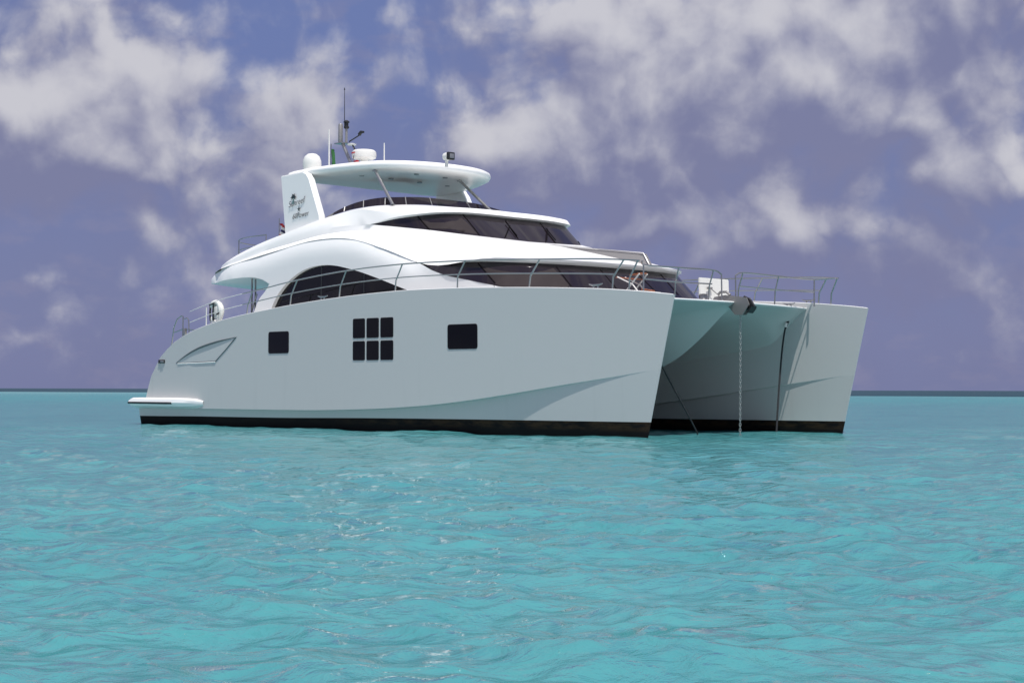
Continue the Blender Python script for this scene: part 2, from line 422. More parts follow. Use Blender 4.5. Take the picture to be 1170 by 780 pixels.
# ------------------------------------------------------------------ water
def build_water():
    fr = np.radians
    ang = np.concatenate([np.linspace(-180, -34, 40)[:-1], np.linspace(-34, -24, 60)[:-1], np.linspace(-24, 24, 900), np.linspace(24, 34, 60)[1:], np.linspace(34, 180, 40)[1:]])
    ang = fr(ang)
    rows = np.linspace(520, 40, 780)
    rr = CAM_H * FPX / rows                       # about half a picture row apart near the frame edge
    rr = np.concatenate([[0.4, 1.0, 1.8, 2.6], rr[rr > 3.2], np.geomspace(FPX/40*1.01, 6000, 90)[1:]])
    A_, R_ = np.meshgrid(ang, rr)
    X = R_ * np.sin(A_); Y = R_ * np.cos(A_)
    dr = np.gradient(rr)[:, None] * np.ones_like(X)
    da = np.gradient(ang)[None, :] * R_
    rng = np.random.default_rng(11)
    Z = np.zeros_like(X); DX = np.zeros_like(X); DY = np.zeros_like(X)
    wind = fr(200)
    n = 90
    lams = np.geomspace(0.13, 7.0, n)
    for lam in lams:
        th = wind + rng.normal(0, 0.75)
        k = 2*np.pi/lam
        amp = 0.0064 * lam * rng.uniform(0.4, 1.6) * (1.0 if lam < 0.7 else (0.7/lam)**0.95)
        ph = rng.uniform(0, 2*np.pi)
        cx, cy = np.sin(th), np.cos(th)
        step = np.hypot(dr*(np.sin(A_)*cx+np.cos(A_)*cy), da*(np.cos(A_)*cx-np.sin(A_)*cy))
        att = np.clip((lam/np.maximum(step, 1e-6) - 2.5)/3.0, 0, 1)
        att = att*(1-np.clip((R_-400)/600, 0, 1))
        arg = k*(X*cx+Y*cy)+ph + 0.6*np.sin(0.37*X*cy*k**0.3-0.31*Y*cx+ph*3)
        s, c = np.sin(arg), np.cos(arg)
        a = amp*att
        Z += a*s; DX += 0.85*a*c*cx; DY += 0.85*a*c*cy
    X = X+DX; Y = Y+DY
    nr, na = X.shape
    co = np.stack([X, Y, Z], -1).reshape(-1, 3)
    i = np.arange(nr-1)[:, None]*na+np.arange(na-1)[None, :]
    quads = np.stack([i, i+1, i+na+1, i+na], -1).reshape(-1, 4)
    me = bpy.data.meshes.new('sea_water')
    me.vertices.add(len(co)); me.vertices.foreach_set('co', co.ravel())
    me.loops.add(quads.size); me.loops.foreach_set('vertex_index', quads.ravel())
    me.polygons.add(len(quads)); me.polygons.foreach_set('loop_start', np.arange(0, quads.size, 4))
    me.polygons.foreach_set('use_smooth', np.ones(len(quads), bool))
    me.update(calc_edges=True); me.validate()
    o = bpy.data.objects.new('water', me); COL.objects.link(o); o['kind'] = 'structure'
    m = bpy.data.materials.new('lagoon_water'); m.use_nodes = True
    B = NB(m.node_tree); p = m.node_tree.nodes['Principled BSDF']
    pos = B.node('ShaderNodeNewGeometry').outputs['Position']
    x, y, z = B.sep(pos)
    n1 = B.noise(B.comb(B.m('MULTIPLY', x, 0.8), B.m('MULTIPLY', y, 0.5), 0.0), 0.35, 5, 0.6)
    n2 = B.noise(pos, 1.6, 4, 0.6)
    c = B.mix(B.ss(n1, 0.3, 0.7), (0.048, 0.222, 0.250), (0.072, 0.270, 0.292))
    c = B.mix(B.ss(n2, 0.35, 0.75, 0.0, 0.5), c, (0.070, 0.292, 0.296))
    # the reef edge: deep blue water beyond a few hundred metres
    edge = B.m('ADD', B.m('ADD', y, B.m('MULTIPLY', x, 0.85)), B.m('MULTIPLY', B.m('SUBTRACT', B.noise(pos, 0.02, 4, 0.6), 0.5), 40.0))
    deep = B.ss(edge, 330.0, 350.0)
    c = B.mix(deep, c, (0.012, 0.044, 0.066))
    b1 = B.node('ShaderNodeBump'); b1.inputs['Strength'].default_value = 1.0; b1.inputs['Distance'].default_value = 0.035
    B.put(b1.inputs['Height'], B.noise(B.comb(B.m('MULTIPLY', x, 0.8), y, z), 6.0, 5, 0.62, 0.4))
    b2 = B.node('ShaderNodeBump'); b2.inputs['Strength'].default_value = 1.0; b2.inputs['Distance'].default_value = 0.13
    B.put(b2.inputs['Height'], B.noise(B.comb(B.m('MULTIPLY', x, 0.75), y, z), 1.7, 3, 0.5, 0.5))
    B.put(b2.inputs['Normal'], b1.outputs[0])
    nrm = b2.outputs[0]
    df = B.node('ShaderNodeBsdfDiffuse'); B.put(df.inputs['Color'], c); B.put(df.inputs['Normal'], nrm)
    gl = B.node('ShaderNodeBsdfGlossy'); B.put(gl.inputs['Normal'], nrm)
    r2 = B.m('ADD', B.m('MULTIPLY', y, y), B.m('MULTIPLY', x, x))
    B.put(gl.inputs['Roughness'], B.ss(r2, 400.0, 160000.0, 0.045, 0.3))
    # a rough sea never mirrors fully at grazing view: the faces seen are the ones tilted to the viewer
    fr_ = B.node('ShaderNodeFresnel'); fr_.inputs['IOR'].default_value = 1.333; B.put(fr_.inputs['Normal'], nrm)
    fac = B.m('MULTIPLY', B.m('SUBTRACT', 1.0, B.m('EXPONENT', B.m('MULTIPLY', fr_.outputs[0], -2.2))), B.m('MULTIPLY', B.ss(deep, 0.0, 1.0, 0.90, 0.30), B.ss(r2, 600.0, 30000.0, 1.0, 0.72)))
    mx = B.node('ShaderNodeMixShader'); B.put(mx.inputs[0], fac)
    B.l.new(df.outputs[0], mx.inputs[1]); B.l.new(gl.outputs[0], mx.inputs[2])
    m.node_tree.nodes.remove(p)
    B.l.new(mx.outputs[0], [q for q in m.node_tree.nodes if q.type == 'OUTPUT_MATERIAL'][0].inputs[0])
    me.materials.append(m)
build_water()

# ------------------------------------------------------------------ yacht root
yacht = bpy.data.objects.new('yacht', None); COL.objects.link(yacht)
yacht.matrix_world = YM
yacht['label'] = 'white twin-hulled motor yacht anchored on the turquoise lagoon'
yacht['category'] = 'yacht'

# ------------------------------------------------------------------ hulls
zs = pchip([(.10,.50),(.15,.72),(.29,1.04),(.44,1.33),(.70,1.60),(.95,1.85),(1.35,2.08),(1.74,2.26),(2.28,2.43),(2.83,2.57),(3.83,2.75),(4.67,2.86),(5.65,2.955),(7.54,3.11),(8.7,3.18),(9.73,3.23),(10.72,3.265),(11.87,3.285),(13.45,3.27),(14.5,3.24),(15.6,3.20),(16.5,3.16),(17.42,3.11),(18.08,3.06),(18.72,3.0),(19.33,2.93)])
zc = pchip([(0,.44),(3,.45),(7.9,.46),(10.4,.51),(12.3,.60),(13.7,.72),(15.05,.88),(16.5,1.08),(17.9,1.27),(19.0,1.43)])
zb = pchip([(0,.21),(3,.24),(6,.25),(10.6,.30),(14.4,.32),(18.64,.33)])
def ustem(z): return 18.6 + (0.73 * z / 2.93 if z > 0 else 0.25 * z)
def wprof(s): return max(0.0, 1.1 * (1 - s ** 3.7)) - 0.10 * min(max((0.13 - s) / 0.13, 0), 1) + 0.012
def dchine(s): 
    t = min(max((1.0 - s) / 0.30, 0), 1); return 0.19 * t * t * (3 - 2*t) ** 0.5 * (0.3 + 0.7 * min(s / 0.3, 1))
SIDE_K = 0.985
def w_side(u, z):
    """half breadth of the topsides at (u, z)"""
    s = min(u / ustem(z), 1.0); top = zs(u); c = zc(u)
    t = min(max((z - c) / max(top - c, 0.05), 0), 1)
    return wprof(s) * (SIDE_K + (1 - SIDE_K) * t)
def hull_pt(u, z, off=0.0): return Vector((u, -HALF - w_side(u, z) - off, z))

SS = sorted(set([round(x, 4) for x in list(np.concatenate([[0.0052, .0078, .011, .015, .0228, .036, .05, .07, .09], np.linspace(0.115, 0.9, 40), np.linspace(0.91, 1.0, 12)]))]))
def build_hull():
    mb = MB()
    def col(s, sign, kin):
        """one section, top to keel; sign -1 outboard (to starboard), +1 inboard"""
        u_t = s * 19.33; zt = zs(u_t); w = wprof(s) * (1.0 if sign < 0 else kin)
        uc0 = s * 18.95; zc_ = min(zc(uc0), zt - 0.03)
        rows = []
        n = 7
        for i in range(n):
            t = i / (n - 1); z = zt + (zc_ - zt) * t
            rows.append((s * ustem(z), w * (1 - (1 - SIDE_K) * t), z))
        d = dchine(s) if s < 1 else 0.0
        zb_ = min(zb(s * 18.6), zc_ - 0.04)
        wc = w * SIDE_K
        rows.append((s * ustem(zc_ - .012), max(wc - d, .012), zc_ - 0.012))
        k_ = len(rows) - 1
        rows.append((s * ustem((zc_ + zb_) / 2), max(wc - d - 0.012, .012), (zc_ + zb_) / 2))
        rows.append((s * ustem(zb_), max(wc - d - 0.03, .012), zb_))
        rows.append((s * ustem(-.1), max(wc - d - 0.09, .012), -0.1))
        rows.append((s * ustem(-.8), max((wc - d - 0.2) * 0.6, .01), -0.8))
        aft = max(0.0, 1 - s / 0.06) * 0.5            # the lower hull runs on aft under the swim platform
        return [Vector((a - (aft if i >= k_ else 0), -HALF + sign * b, c)) for i, (a, b, c) in enumerate(rows)]
    O = [col(s, -1, 1) for s in SS]; I = [col(s, 1, 0.86) for s in SS]
    nb = 9                                             # rows at and below the boot top
    for arr, flip in ((O, False), (I, True)):
        mb.mi = 0; mb.loft([c[:7] for c in arr], flip=flip); mb.loft([c[6:8] for c in arr], flip=flip); mb.loft([c[7:nb+1] for c in arr], flip=flip)
        mb.mi = 1; mb.loft([c[nb:] for c in arr], flip=flip)
    mb.mi = 0
    mb.loft([[o[0], i[0]] for o, i in zip(O, I)])                 # the deck edge cap
    mb.loft([[o, i] for o, i in zip(O[0][:nb+1], I[0][:nb+1])])   # transom
    mb.mi = 1; mb.loft([[o, i] for o, i in zip(O[0][nb:], I[0][nb:])])
    mb.mi = 0; mb.loft([[o, i] for o, i in zip(O[-1][:nb+1], I[-1][:nb+1])])
    mb.mi = 1; mb.loft([[o, i] for o, i in zip(O[-1][nb:], I[-1][nb:])])
    return mb.mesh('hull', [M['hull'], M['boot']], angle=28, weld=0, recalc=False), O, I
hull_me, HO, HI = build_hull()
hull = bpy.data.objects.new('hull', hull_me); COL.objects.link(hull); hull.parent = yacht
hull2 = copy_part(hull, yacht, True)

# toe rail along the gunwale
mb = MB()
mb.tube([c[0] + Vector((0, 0.022, 0.0)) for c in HO[4:-1]] + [HO[-1][0] + Vector((-.03, 0, .0))], 0.014, 6)
mb.tube([c[0] + Vector((0, -0.014, 0.0)) for c in HI[30:-3]], 0.014, 6)
toe = part('toe_rail', mb, M['gelcoat'], hull, recalc=True)
t2 = toe.copy(); COL.objects.link(t2); t2.parent = hull2

# bridge deck: wet deck with a prow in the middle, and the deck over it
zk = pchip([(0.9,1.1),(12,1.1),(14,1.16),(15,1.29),(15.6,1.42),(15.99,1.55),(16.47,1.76),(16.87,2.0),(17.2,2.23),(17.53,2.49),(17.85,2.74),(18.04,2.87),(18.15,2.93)])
ztun = pchip([(0.9,1.2),(8,1.35),(11,1.75),(13,2.15),(15,2.45),(16,2.56),(17,2.70),(17.7,2.84),(18.15,2.93)])
def sweep(u, v): return 0.40 * (abs(v) / 3.0) ** 2.2 * min(max((u - 15.0) / 3.15, 0), 1)
def build_bridge():
    mb = MB()
    us = list(np.linspace(0.9, 14, 14)) + list(np.linspace(14.3, 18.15, 34))
    vs = np.linspace(-1, 1, 81)
    def vmax(u): return HALF - 0.86 * wprof(min(u / 19.33, 1)) + 0.16
    rows = []
    for u in us:
        vm_ = vmax(u); r_ = []
        for q in vs:
            v = q * vm_; a = abs(v) / 2.8
            zv = zk(u) + 1.02 * abs(v); zt_ = ztun(u); h_ = 0.22
            d_ = min(max(0.5 + 0.5 * (zt_ - zv) / h_, 0), 1)
            z = zt_ * (1 - d_) + zv * d_ - h_ * d_ * (1 - d_)
            z -= 0.75 * max(0.0, (abs(q) - 0.50) / 0.50) ** 2.2 * min(1, (18.15 - u) / 0.9)
            z = min(max(z, zk(u)), 2.93)
            r_.append(Vector((u - sweep(u, v), v, z)))
        rows.append(r_)
    mb.loft(rows)
    top = []
    for u in us:
        vm_ = vmax(u); zt = min(zs(u) - 0.10, 2.955) if u < 17.9 else 2.955
        top.append([Vector((u - sweep(u, q * vm_), q * vm_, zt)) for q in vs])
    mb.loft(top)
    mb.loft([rows[-1], [Vector((p.x + .015, p.y, 2.945)) for p in rows[-1]], top[-1]])
    mb.loft([rows[0], top[0]])
    return mb
bridge = part('bridge_deck', build_bridge(), M['hull'], yacht, angle=30)
mb = MB()
mb.tube([(18.16 - sweep(18.15, v), v, 2.965) for v in np.linspace(-3.02, 3.02, 17)], 0.018, 6)
part('deck_edge_trim', mb, M['gelcoat'], bridge)

# hull windows: flush black panels on the topsides, both sides
def side_panel(u0, u1, z0, z1, r, off=0.006):
    mb = MB(); out = []
    for cu, cz, a0 in ((u1-r, z1-r, 0), (u0+r, z1-r, 90), (u0+r, z0+r, 180), (u1-r, z0+r, 270)):
        for k in range(5):
            a = R(a0 + 90*k/4); out.append((cu + r*math.cos(a), cz + r*math.sin(a)))
    a = [mb.bm.verts.new(hull_pt(u, z, off)) for u, z in out]; b = [mb.bm.verts.new(hull_pt(u, z, -0.03)) for u, z in out]
    mb.face(a)
    for i in range(len(a)):
        j = (i+1) % len(a); mb.face([a[i], a[j], b[j], b[i]])
    return mb
wins = [(6.36, 7.23, 1.895, 2.43, .05), (13.17, 14.09, 1.905, 2.445, .05)]
for (a, b) in ((9.845, 10.28), (10.36, 10.79), (10.87, 11.31)):
    for (c, d) in ((2.215, 2.665), (1.685, 2.125)): wins.append((a, b, c, d, .028))
for w_ in wins:
    p_ = part('hull_window', side_panel(*w_), M['port'], hull, angle=20)
    q_ = p_.copy(); COL.objects.link(q_); q_.parent = hull2
    u0, u1, z0, z1, r_ = w_
    mb = MB()
    e = 0.018
    loop = []
    for cu, cz, a0 in ((u1-r_, z1-r_, 0), (u0+r_, z1-r_, 90), (u0+r_, z0+r_, 180), (u1-r_, z0+r_, 270)):
        for k in range(4):
            a = R(a0 + 90*k/3); loop.append((cu + (r_+.006)*math.cos(a), cz + (r_+.006)*math.sin(a)))
    loop.append(loop[0])
    mb.tube([hull_pt(u, z, 0.002) for u, z in loop], 0.007, 5)
    f_ = part('window_frame', mb, M['black'], p_)
    g_ = f_.copy(); COL.objects.link(g_); g_.parent = q_

# the triangular engine-room air intake scribed in the quarter
mb = MB()
V1 = [(1.85, 1.69), (2.25, 1.84), (2.97, 2.06), (3.92, 2.23), (4.89, 2.34)]
mb.mi = 0
mb.tube([hull_pt(u, z, 0.0) for u, z in [(p.x, p.z) for p in spline([(a, 0, b) for a, b in V1], 24)]], [0.008 + 0.022*math.sin(math.pi*i/23) for i in range(24)], 6)
mb.tube([hull_pt(u, z, 0.0) for u, z in ((4.86, 2.335), (4.35, 2.0), (3.89, 1.72))], 0.016, 6)
mb.tube([hull_pt(u, z, 0.0) for u, z in ((3.89, 1.72), (2.9, 1.70), (1.9, 1.69))], 0.011, 6)
vent = part('air_intake', mb, M['groove'], hull)
mb = MB(); mb.tube([hull_pt(u, z, 0.004) for u, z in ((3.89, 1.695), (2.9, 1.675), (1.95, 1.67))], 0.014, 6)
part('intake_lip', mb, M['gelcoat'], vent)
v2 = vent.copy(); COL.objects.link(v2); v2.parent = hull2
# stern light recess
mb = MB(); mb.box(hull_pt(1.05, 1.74, 0.0), (0.34, 0.05, 0.10), bevel=0.01)
sl_ = part('stern_light', mb, M['black'], hull)
mb = MB(); mb.box(hull_pt(1.10, 1.74, 0.015), (0.16, 0.05, 0.06), bevel=0.008)
part('light_lens', mb, M['lens'], sl_)
c_ = sl_.copy(); COL.objects.link(c_); c_.parent = hull2

# swim platform with side pod and black rubbing strip
def build_platform():
    mb = MB()
    plan = [(-0.45, 1), (-0.35, 1), (0.4, 1), (1.2, 1), (2.0, .98), (2.6, .85), (3.0, .62), (3.3, .15)]
    prof = [(0.0, 0.735), (0.14, 0.73), (0.235, 0.69), (0.26, 0.60), (0.20, 0.50), (0.02, 0.43), (-0.1, 0.42)]
    rows = []
    for u, k in plan:
        base = -HALF - w_side(max(u, .2), .6) + 0.02
        zk_ = 0.59
        rows.append([Vector((u if i not in (0, 6) else u, base - o * k if o > 0 else base + 0.1, zk_ + (z - zk_) * (0.35 + 0.65 * min(1, k * 1.1)) * (0.6 if u < -0.4 else 1))) for i, (o, z) in enumerate(prof)])
    mb.loft(rows)
    mb.face([mb.bm.verts.new(p) for p in rows[0]])
    mb.box((-0.10, -HALF + 0.05, 0.585), (0.66, 2.30, 0.25), bevel=0.07)
    return mb
plat = part('swim_platform', build_platform(), M['gelcoat'], hull)
mb = MB()
mb.tube([Vector((u, -HALF - w_side(max(u, .2), .6) + 0.02 - 0.258 * k, 0.585)) for u, k in ((-0.43, 1), (0.4, 1), (1.2, 1), (2.0, .985))], 0.030, 8)
mb.tube([(-0.44, -HALF + 1.1, .585), (-0.44, -HALF - 1.1, .585)], 0.03, 8)
part('rubbing_strip', mb, M['black'], plat)
p2 = plat.copy(); COL.objects.link(p2); p2.parent = hull2
for ch in plat.children:
    d = ch.copy(); COL.objects.link(d); d.parent = p2

# ------------------------------------------------------------------ deckhouse side walls with the arched windows
crease = [(2.0,-3.20,4.29),(2.369,-3.3,4.347),(3.745,-3.35,4.490),(5.043,-3.350,4.640),(5.871,-3.350,4.755),(6.600,-3.350,4.815),(7.595,-3.350,4.825),(8.4,-3.350,4.765),(8.993,-3.350,4.665),(9.562,-3.350,4.51),(10.463,-3.345,4.226),(11.070,-3.315,4.012),(11.401,-3.26,3.945)]
cz_f = pchip([(p[0], p[2]) for p in crease])
LB = [(11.30,-3.26,3.945),(11.85,-3.355,3.75),(12.95,-3.36,3.52),(13.8,-3.28,3.36),(14.5,-3.03,3.22),(15.0,-2.42,3.10),(15.3,-1.2,3.05),(15.38,0,3.05)]
LT = [(11.30,-3.262,3.95),(12.06,-3.22,3.962),(12.7,-3.15,3.965),(13.55,-2.97,3.93),(14.15,-2.52,3.90),(14.45,-1.8,3.89),(14.58,-.9,3.89),(14.62,0,3.89)]
def wall_v(u, z):
    base = -3.45 if u < 9 else -3.45 + 0.09 * min(1, (u - 9) / 3)
    if u < 3.2: base += 0.24 * ((3.2 - u) / 1.2) ** 2
    t = cz_f(min(u, 11.35)) - z
    k = min(max((11.75 - u) / 0.9, 0), 1)
    if t < 0.42: base += 0.12 * k * (1 - max(t, 0) / 0.42) ** 2
    if u > 13: base += 0.08 * (u - 13)
    return base
OB = [(2.03, 3.955), (2.864, 3.988), (3.690, 4.008), (4.243, 3.985), (4.663, 3.905), (4.98, 3.78), (4.80, 3.60), (4.502, 3.386), (4.255, 3.042), (4.10, 2.60)]
AW = [(4.98,2.90),(5.085,3.118),(5.246,3.335),(5.447,3.535),(5.727,3.731),(6.123,3.930),(6.515,4.059),(6.980,4.137),(7.475,4.150),(7.963,4.105),(8.407,4.023),(8.952,3.904),(9.487,3.758),(10.012,3.605),(10.459,3.468),(10.965,3.325),(11.7,3.10),(11.7,2.90)]
def smooth2(pts, n):
    return [(p.x, p.z) for p in spline([(a, 0, b) for a, b in pts], n)]
def in_poly(x, y, poly):
    c = False; j = len(poly) - 1
    for i in range(len(poly)):
        (xi, yi), (xj, yj) = poly[i], poly[j]
        if (yi > y) != (yj > y) and x < (xj-xi)*(y-yi)/(yj-yi)+xi: c = not c
        j = i
    return c
def cdt_fill(outer, hole, step, mb, fn):
    pts = list(outer); E = [(i, (i+1) % len(outer)) for i in range(len(outer))]
    if hole:
        b = len(pts); pts += list(hole); E += [(b+i, b+(i+1) % len(hole)) for i in range(len(hole))]
    xs = [p[0] for p in outer]; ys = [p[1] for p in outer]
    x = min(xs)
    allp = np.array(pts)
    while x < max(xs):
        y = min(ys)
        while y < max(ys):
            if in_poly(x, y, outer) and not (hole and in_poly(x, y, hole)) and np.min(np.hypot(allp[:, 0]-x, allp[:, 1]-y)) > step * .5:
                pts.append((x, y))
            y += step
        x += step
    r = delaunay_2d_cdt([Vector(p) for p in pts], E, [], 0, 1e-5)
    vs = [mb.bm.verts.new(fn(p[0], p[1])) for p in r[0]]
    for f in r[2]:
        cx = sum(r[0][i][0] for i in f)/len(f); cy = sum(r[0][i][1] for i in f)/len(f)
        if in_poly(cx, cy, outer) and not (hole and in_poly(cx, cy, hole)): mb.face([vs[i] for i in f])
arch = smooth2(AW[:16], 44) + [(11.7, 3.10), (11.7, 2.82), (4.95, 2.82)]
wall_out = smooth2(OB[:5], 14) + smooth2(OB[5:9], 8) + [(4.10, 2.60), (13.8, 2.60)]
lbz = [(p.x, p.z) for p in spline(LB[:4], 14)]
wall_out += lbz[::-1] + [(p.x, p.z) for p in spline(crease, 44)][::-1][1:]
mb = MB()
cdt_fill(wall_out, arch, 0.16, mb, lambda u, z: Vector((u, wall_v(u, z), z)))
# reveal of the arched opening, 0.12 deep
av = [Vector((u, wall_v(u, z), z)) for u, z in arch]
mb.loft([av + av[:1], [p + Vector((0, 0.13, 0)) for p in av + av[:1]]])
# skirt under the front windows
fr_b = spline(LB[3:], 20)
mb.loft([fr_b, [Vector((p.x + .05, p.y - 0.02 if p.y < -2 else p.y, 2.80)) for p in fr_b]])
# rounded stern face of the overhang
OBa = [(-.70, 0, 4.03), (-.62,-.4,4.03), (-.15,-1.37,4.03), (.70,-2.50,4.015), (1.30,-2.93,3.985), (2.03, wall_v(2.03, 3.95), 3.955)]
OCa = [(-.60, 0, 4.24), (-.52,-.4,4.24), (-.05,-1.30,4.24), (.80,-2.40,4.24), (1.38,-2.85,4.25), (2.03, wall_v(2.03, 4.29), 4.295)]
a_, c_ = spline_k(OBa, 6), spline_k(OCa, 6)
m_ = [p.lerp(q, .5) + Vector((-.045, -.03, 0)) * (1 if p.x < 1.9 else 0) for p, q in zip(a_, c_)]
mb.loft([a_, m_, c_])
mb.mirror()
# soffit of the overhang
edge = spline_k(OBa, 6) + [Vector((u, wall_v(u, z), z)) for u, z in smooth2(OB[:5], 14)[1:]]
mb.loft([edge, [Vector((p.x, p.y*.5, p.z + 0.02)) for p in edge], [Vector((p.x, 0, p.z + 0.03)) for p in edge], [Vector((p.x, -p.y*.5, p.z + 0.02)) for p in edge], [Vector((p.x, -p.y, p.z)) for p in edge]])
house = part('deckhouse', mb, M['gelcoat'], yacht, angle=38, weld=0.004)

mb = MB()
cdt_fill([(u, z) for u, z in arch], None, 0.5, mb, lambda u, z: Vector((u, wall_v(u, 3.3) + 0.10, z)))
aw = part('arched_window', mb, M['glass'], house)
copy_part(aw, house, True)
mb = MB()
for u in (7.2, 9.0):
    mb = MB(); mb.box((u, -3.345, 3.4), (0.05, 0.02, 1.5 if u < 8 else 1.0)); part('window_mullion', mb, M['black'], aw)

mb = MB()
mb.tube([(0.35, -3.6, 1.05), (0.18, -3.6, 1.12), (0.16, -3.6, 1.40), (0.42, -3.6, 1.46)], .018, 6)
part('grab_rail', mb, M['steel'], hull)
# aft bulkhead with sliding doors, cockpit posts
mb = MB(); mb.box((5.05, 0, 3.25), (0.06, 6.5, 1.45))
dr = part('sliding_door', mb, M['door'], house)
for v in (-3.1, -1.1, 0, 1.1, 3.1):
    mb = MB(); mb.box((5.0, v, 3.25), (0.07, 0.07, 1.44)); part('door_post', mb, M['alu'], dr)
for k, (px_, v) in enumerate(((287.5, -3.0), (291.5, -2.75))):
    b = on_v(px_, 357, v); mb = MB()
    mb.tube([(b.x, v, 2.4), (b.x, v, 4.02)], 0.026, 8)
    part('awning_pole', mb, M['steel'], house)
b = on_v(285, 356, -2.9); mb = MB()
mb.tube([(b.x - .1, -2.9, 2.7), (b.x + .2, -2.88, 3.35), (b.x + .3, -2.86, 3.6)], 0.02, 6)
mb.tube([(b.x + .02, -2.9, 3.0), (b.x + .35, -2.86, 3.2), (b.x + .42, -2.86, 2.9)], 0.02, 6)
part('grab_rail', mb, M['steel'], house)

# ------------------------------------------------------------------ front windows of the main deck
PER = 6
lt, lb = spline_k(LT, PER), spline_k(LB, PER)
mb = MB(); mb.loft([lt, [a.lerp(b, .5) + (b - a).cross(Vector((0, 0, 1))).normalized() * 0 for a, b in zip(lt, lb)], lb])
mb.mirror()
fwin = part('front_window', mb, M['front_glass'], house, angle=60, weld=0.004)
def bvh(o):
    me = o.data; me.calc_loop_triangles()
    return BVHTree.FromPolygons([v.co.copy() for v in me.vertices], [tuple(t.vertices) for t in me.loop_triangles])
def on_surface(tree, px, py):
    h = tree.ray_cast(CAMB, sight(px, py).normalized())
    return (h[0], h[1]) if h[0] is not None else None
def surf_patch(tree, poly, off, step=5.0):
    """a thin panel laid on a real surface where the photo shows it"""
    mb = MB(); tmp = MB(); recs = []
    cdt_fill(poly, None, step, tmp, lambda x, y: Vector((x, y, 0)))
    ok = {}
    for v in tmp.bm.verts:
        h = on_surface(tree, v.co.x, v.co.y)
        if h:
            n = h[1] if h[1].dot(sight(v.co.x, v.co.y)) < 0 else -h[1]
            ok[v] = mb.bm.verts.new(h[0] + n * off)
    for f in tmp.bm.faces:
        if all(v in ok for v in f.verts): mb.face([ok[v] for v in f.verts])
    tmp.bm.free()
    return mb
def surf_line(tree, pts, off, r, mb, seg=5, n=8):
    P_ = []
    for (x0, y0), (x1, y1) in zip(pts, pts[1:]):
        for i in range(n):
            P_.append((x0+(x1-x0)*i/n, y0+(y1-y0)*i/n))
    P_.append(pts[-1]); Q = []
    for q in P_:
        h = on_surface(tree, *q)
        if h: Q.append(h[0] + (h[1] if h[1].dot(sight(*q)) < 0 else -h[1]) * off)
    if len(Q) > 1: mb.tube(Q, r, seg)
ft = bvh(fwin)
sh = surf_patch(ft, [(548,302.5),(560,307),(575,310),(592,311.5),(610,311.5),(622,309.5),(632,306.5),(640,314),(650,326),(645,334),(574,334),(566,325)], 0.006)
part('sunshade', sh, M['screen'], fwin)
mb = MB()
for ln in ([(546,300.5),(569,327)], [(633,301.5),(655,330)], [(683,304.5),(708,334)], [(723,307.5),(752,336)], [(752,310.2),(775,337)]):
    mb = MB(); surf_line(ft, ln, -0.008, 0.022, mb); part('glazing_bar', mb, M['bar'], fwin)
# wiper
mb = MB()
surf_line(ft, [(722,334),(729,326),(738,334)], 0.03, 0.012, mb, n=3)
part('wiper', mb, M['bar'], fwin)

# ------------------------------------------------------------------ upper body: coachroof, wheelhouse, flybridge bulwark
def mixp(a, b, t, dv=0.0, dz=0.0): return (a[0]+(b[0]-a[0])*t, a[1]+(b[1]-a[1])*t+dv, a[2]+(b[2]-a[2])*t+dz)
#       0 aft centre        1                   2                  3                  4                  5                6                7 (upper tip)     8                 9                  10               11                12                13
C0 = [(-.60,0,4.24),  (-.05,-1.30,4.24), (.80,-2.40,4.24), (2.0,-3.20,4.29), (3.745,-3.35,4.49), (5.3,-3.35,4.672),(6.9,-3.35,4.828),(8.4,-3.35,4.765),(9.8,-3.348,4.43),(11.38,-3.262,3.96),(13.62,-3.10,4.015),(14.33,-2.45,3.99),(14.72,-1.2,3.985),(14.78,0,3.985)]
C4 = [(.05,0,4.56),   (.55,-1.20,4.56),  (1.30,-2.25,4.545),(2.25,-2.98,4.57),(3.75,-3.16,4.865), (5.3,-3.06,5.175),(6.75,-2.84,5.475),(7.80,-2.70,5.60),(8.95,-2.62,5.47),(9.95,-2.46,5.47),(10.52,-2.2,5.49),(10.72,-1.5,5.515),(10.74,-.75,5.53),(10.72,0,5.53)]
C5 = [(.20,0,4.60),   (.70,-1.15,4.60),  (1.42,-2.15,4.585),(2.32,-2.86,4.61),(3.77,-3.05,4.90), (5.3,-2.95,5.21),(6.75,-2.72,5.51),(7.55,-2.57,5.64),(8.10,-2.25,5.715),(8.25,-1.9,5.75),(8.30,-1.5,5.79),(8.34,-1.0,5.82),(8.36,-.5,5.835),(8.37,0,5.84)]
C2 = [None]*7 + [(8.40,-2.72,5.175),(9.54,-2.60,5.03),(10.53,-2.47,4.90),(11.15,-2.1,4.80),(11.36,-1.4,4.76),(11.42,-.7,4.74),(11.42,0,4.73)]
C3 = [None]*7 + [(8.40,-2.72,5.175),(9.3,-2.58,5.265),(10.0,-2.42,5.30),(10.5,-2.15,5.33),(10.67,-1.5,5.36),(10.68,-.75,5.37),(10.66,0,5.37)]
for i in range(7):
    C2[i] = C3[i] = mixp(C0[i], C4[i], .55, -0.02 if i > 2 else 0, 0)
C2[5] = C3[5] = (5.3, -3.13, 4.95); C2[6] = C3[6] = (6.95, -2.97, 5.16)
C1, C1b = [], []
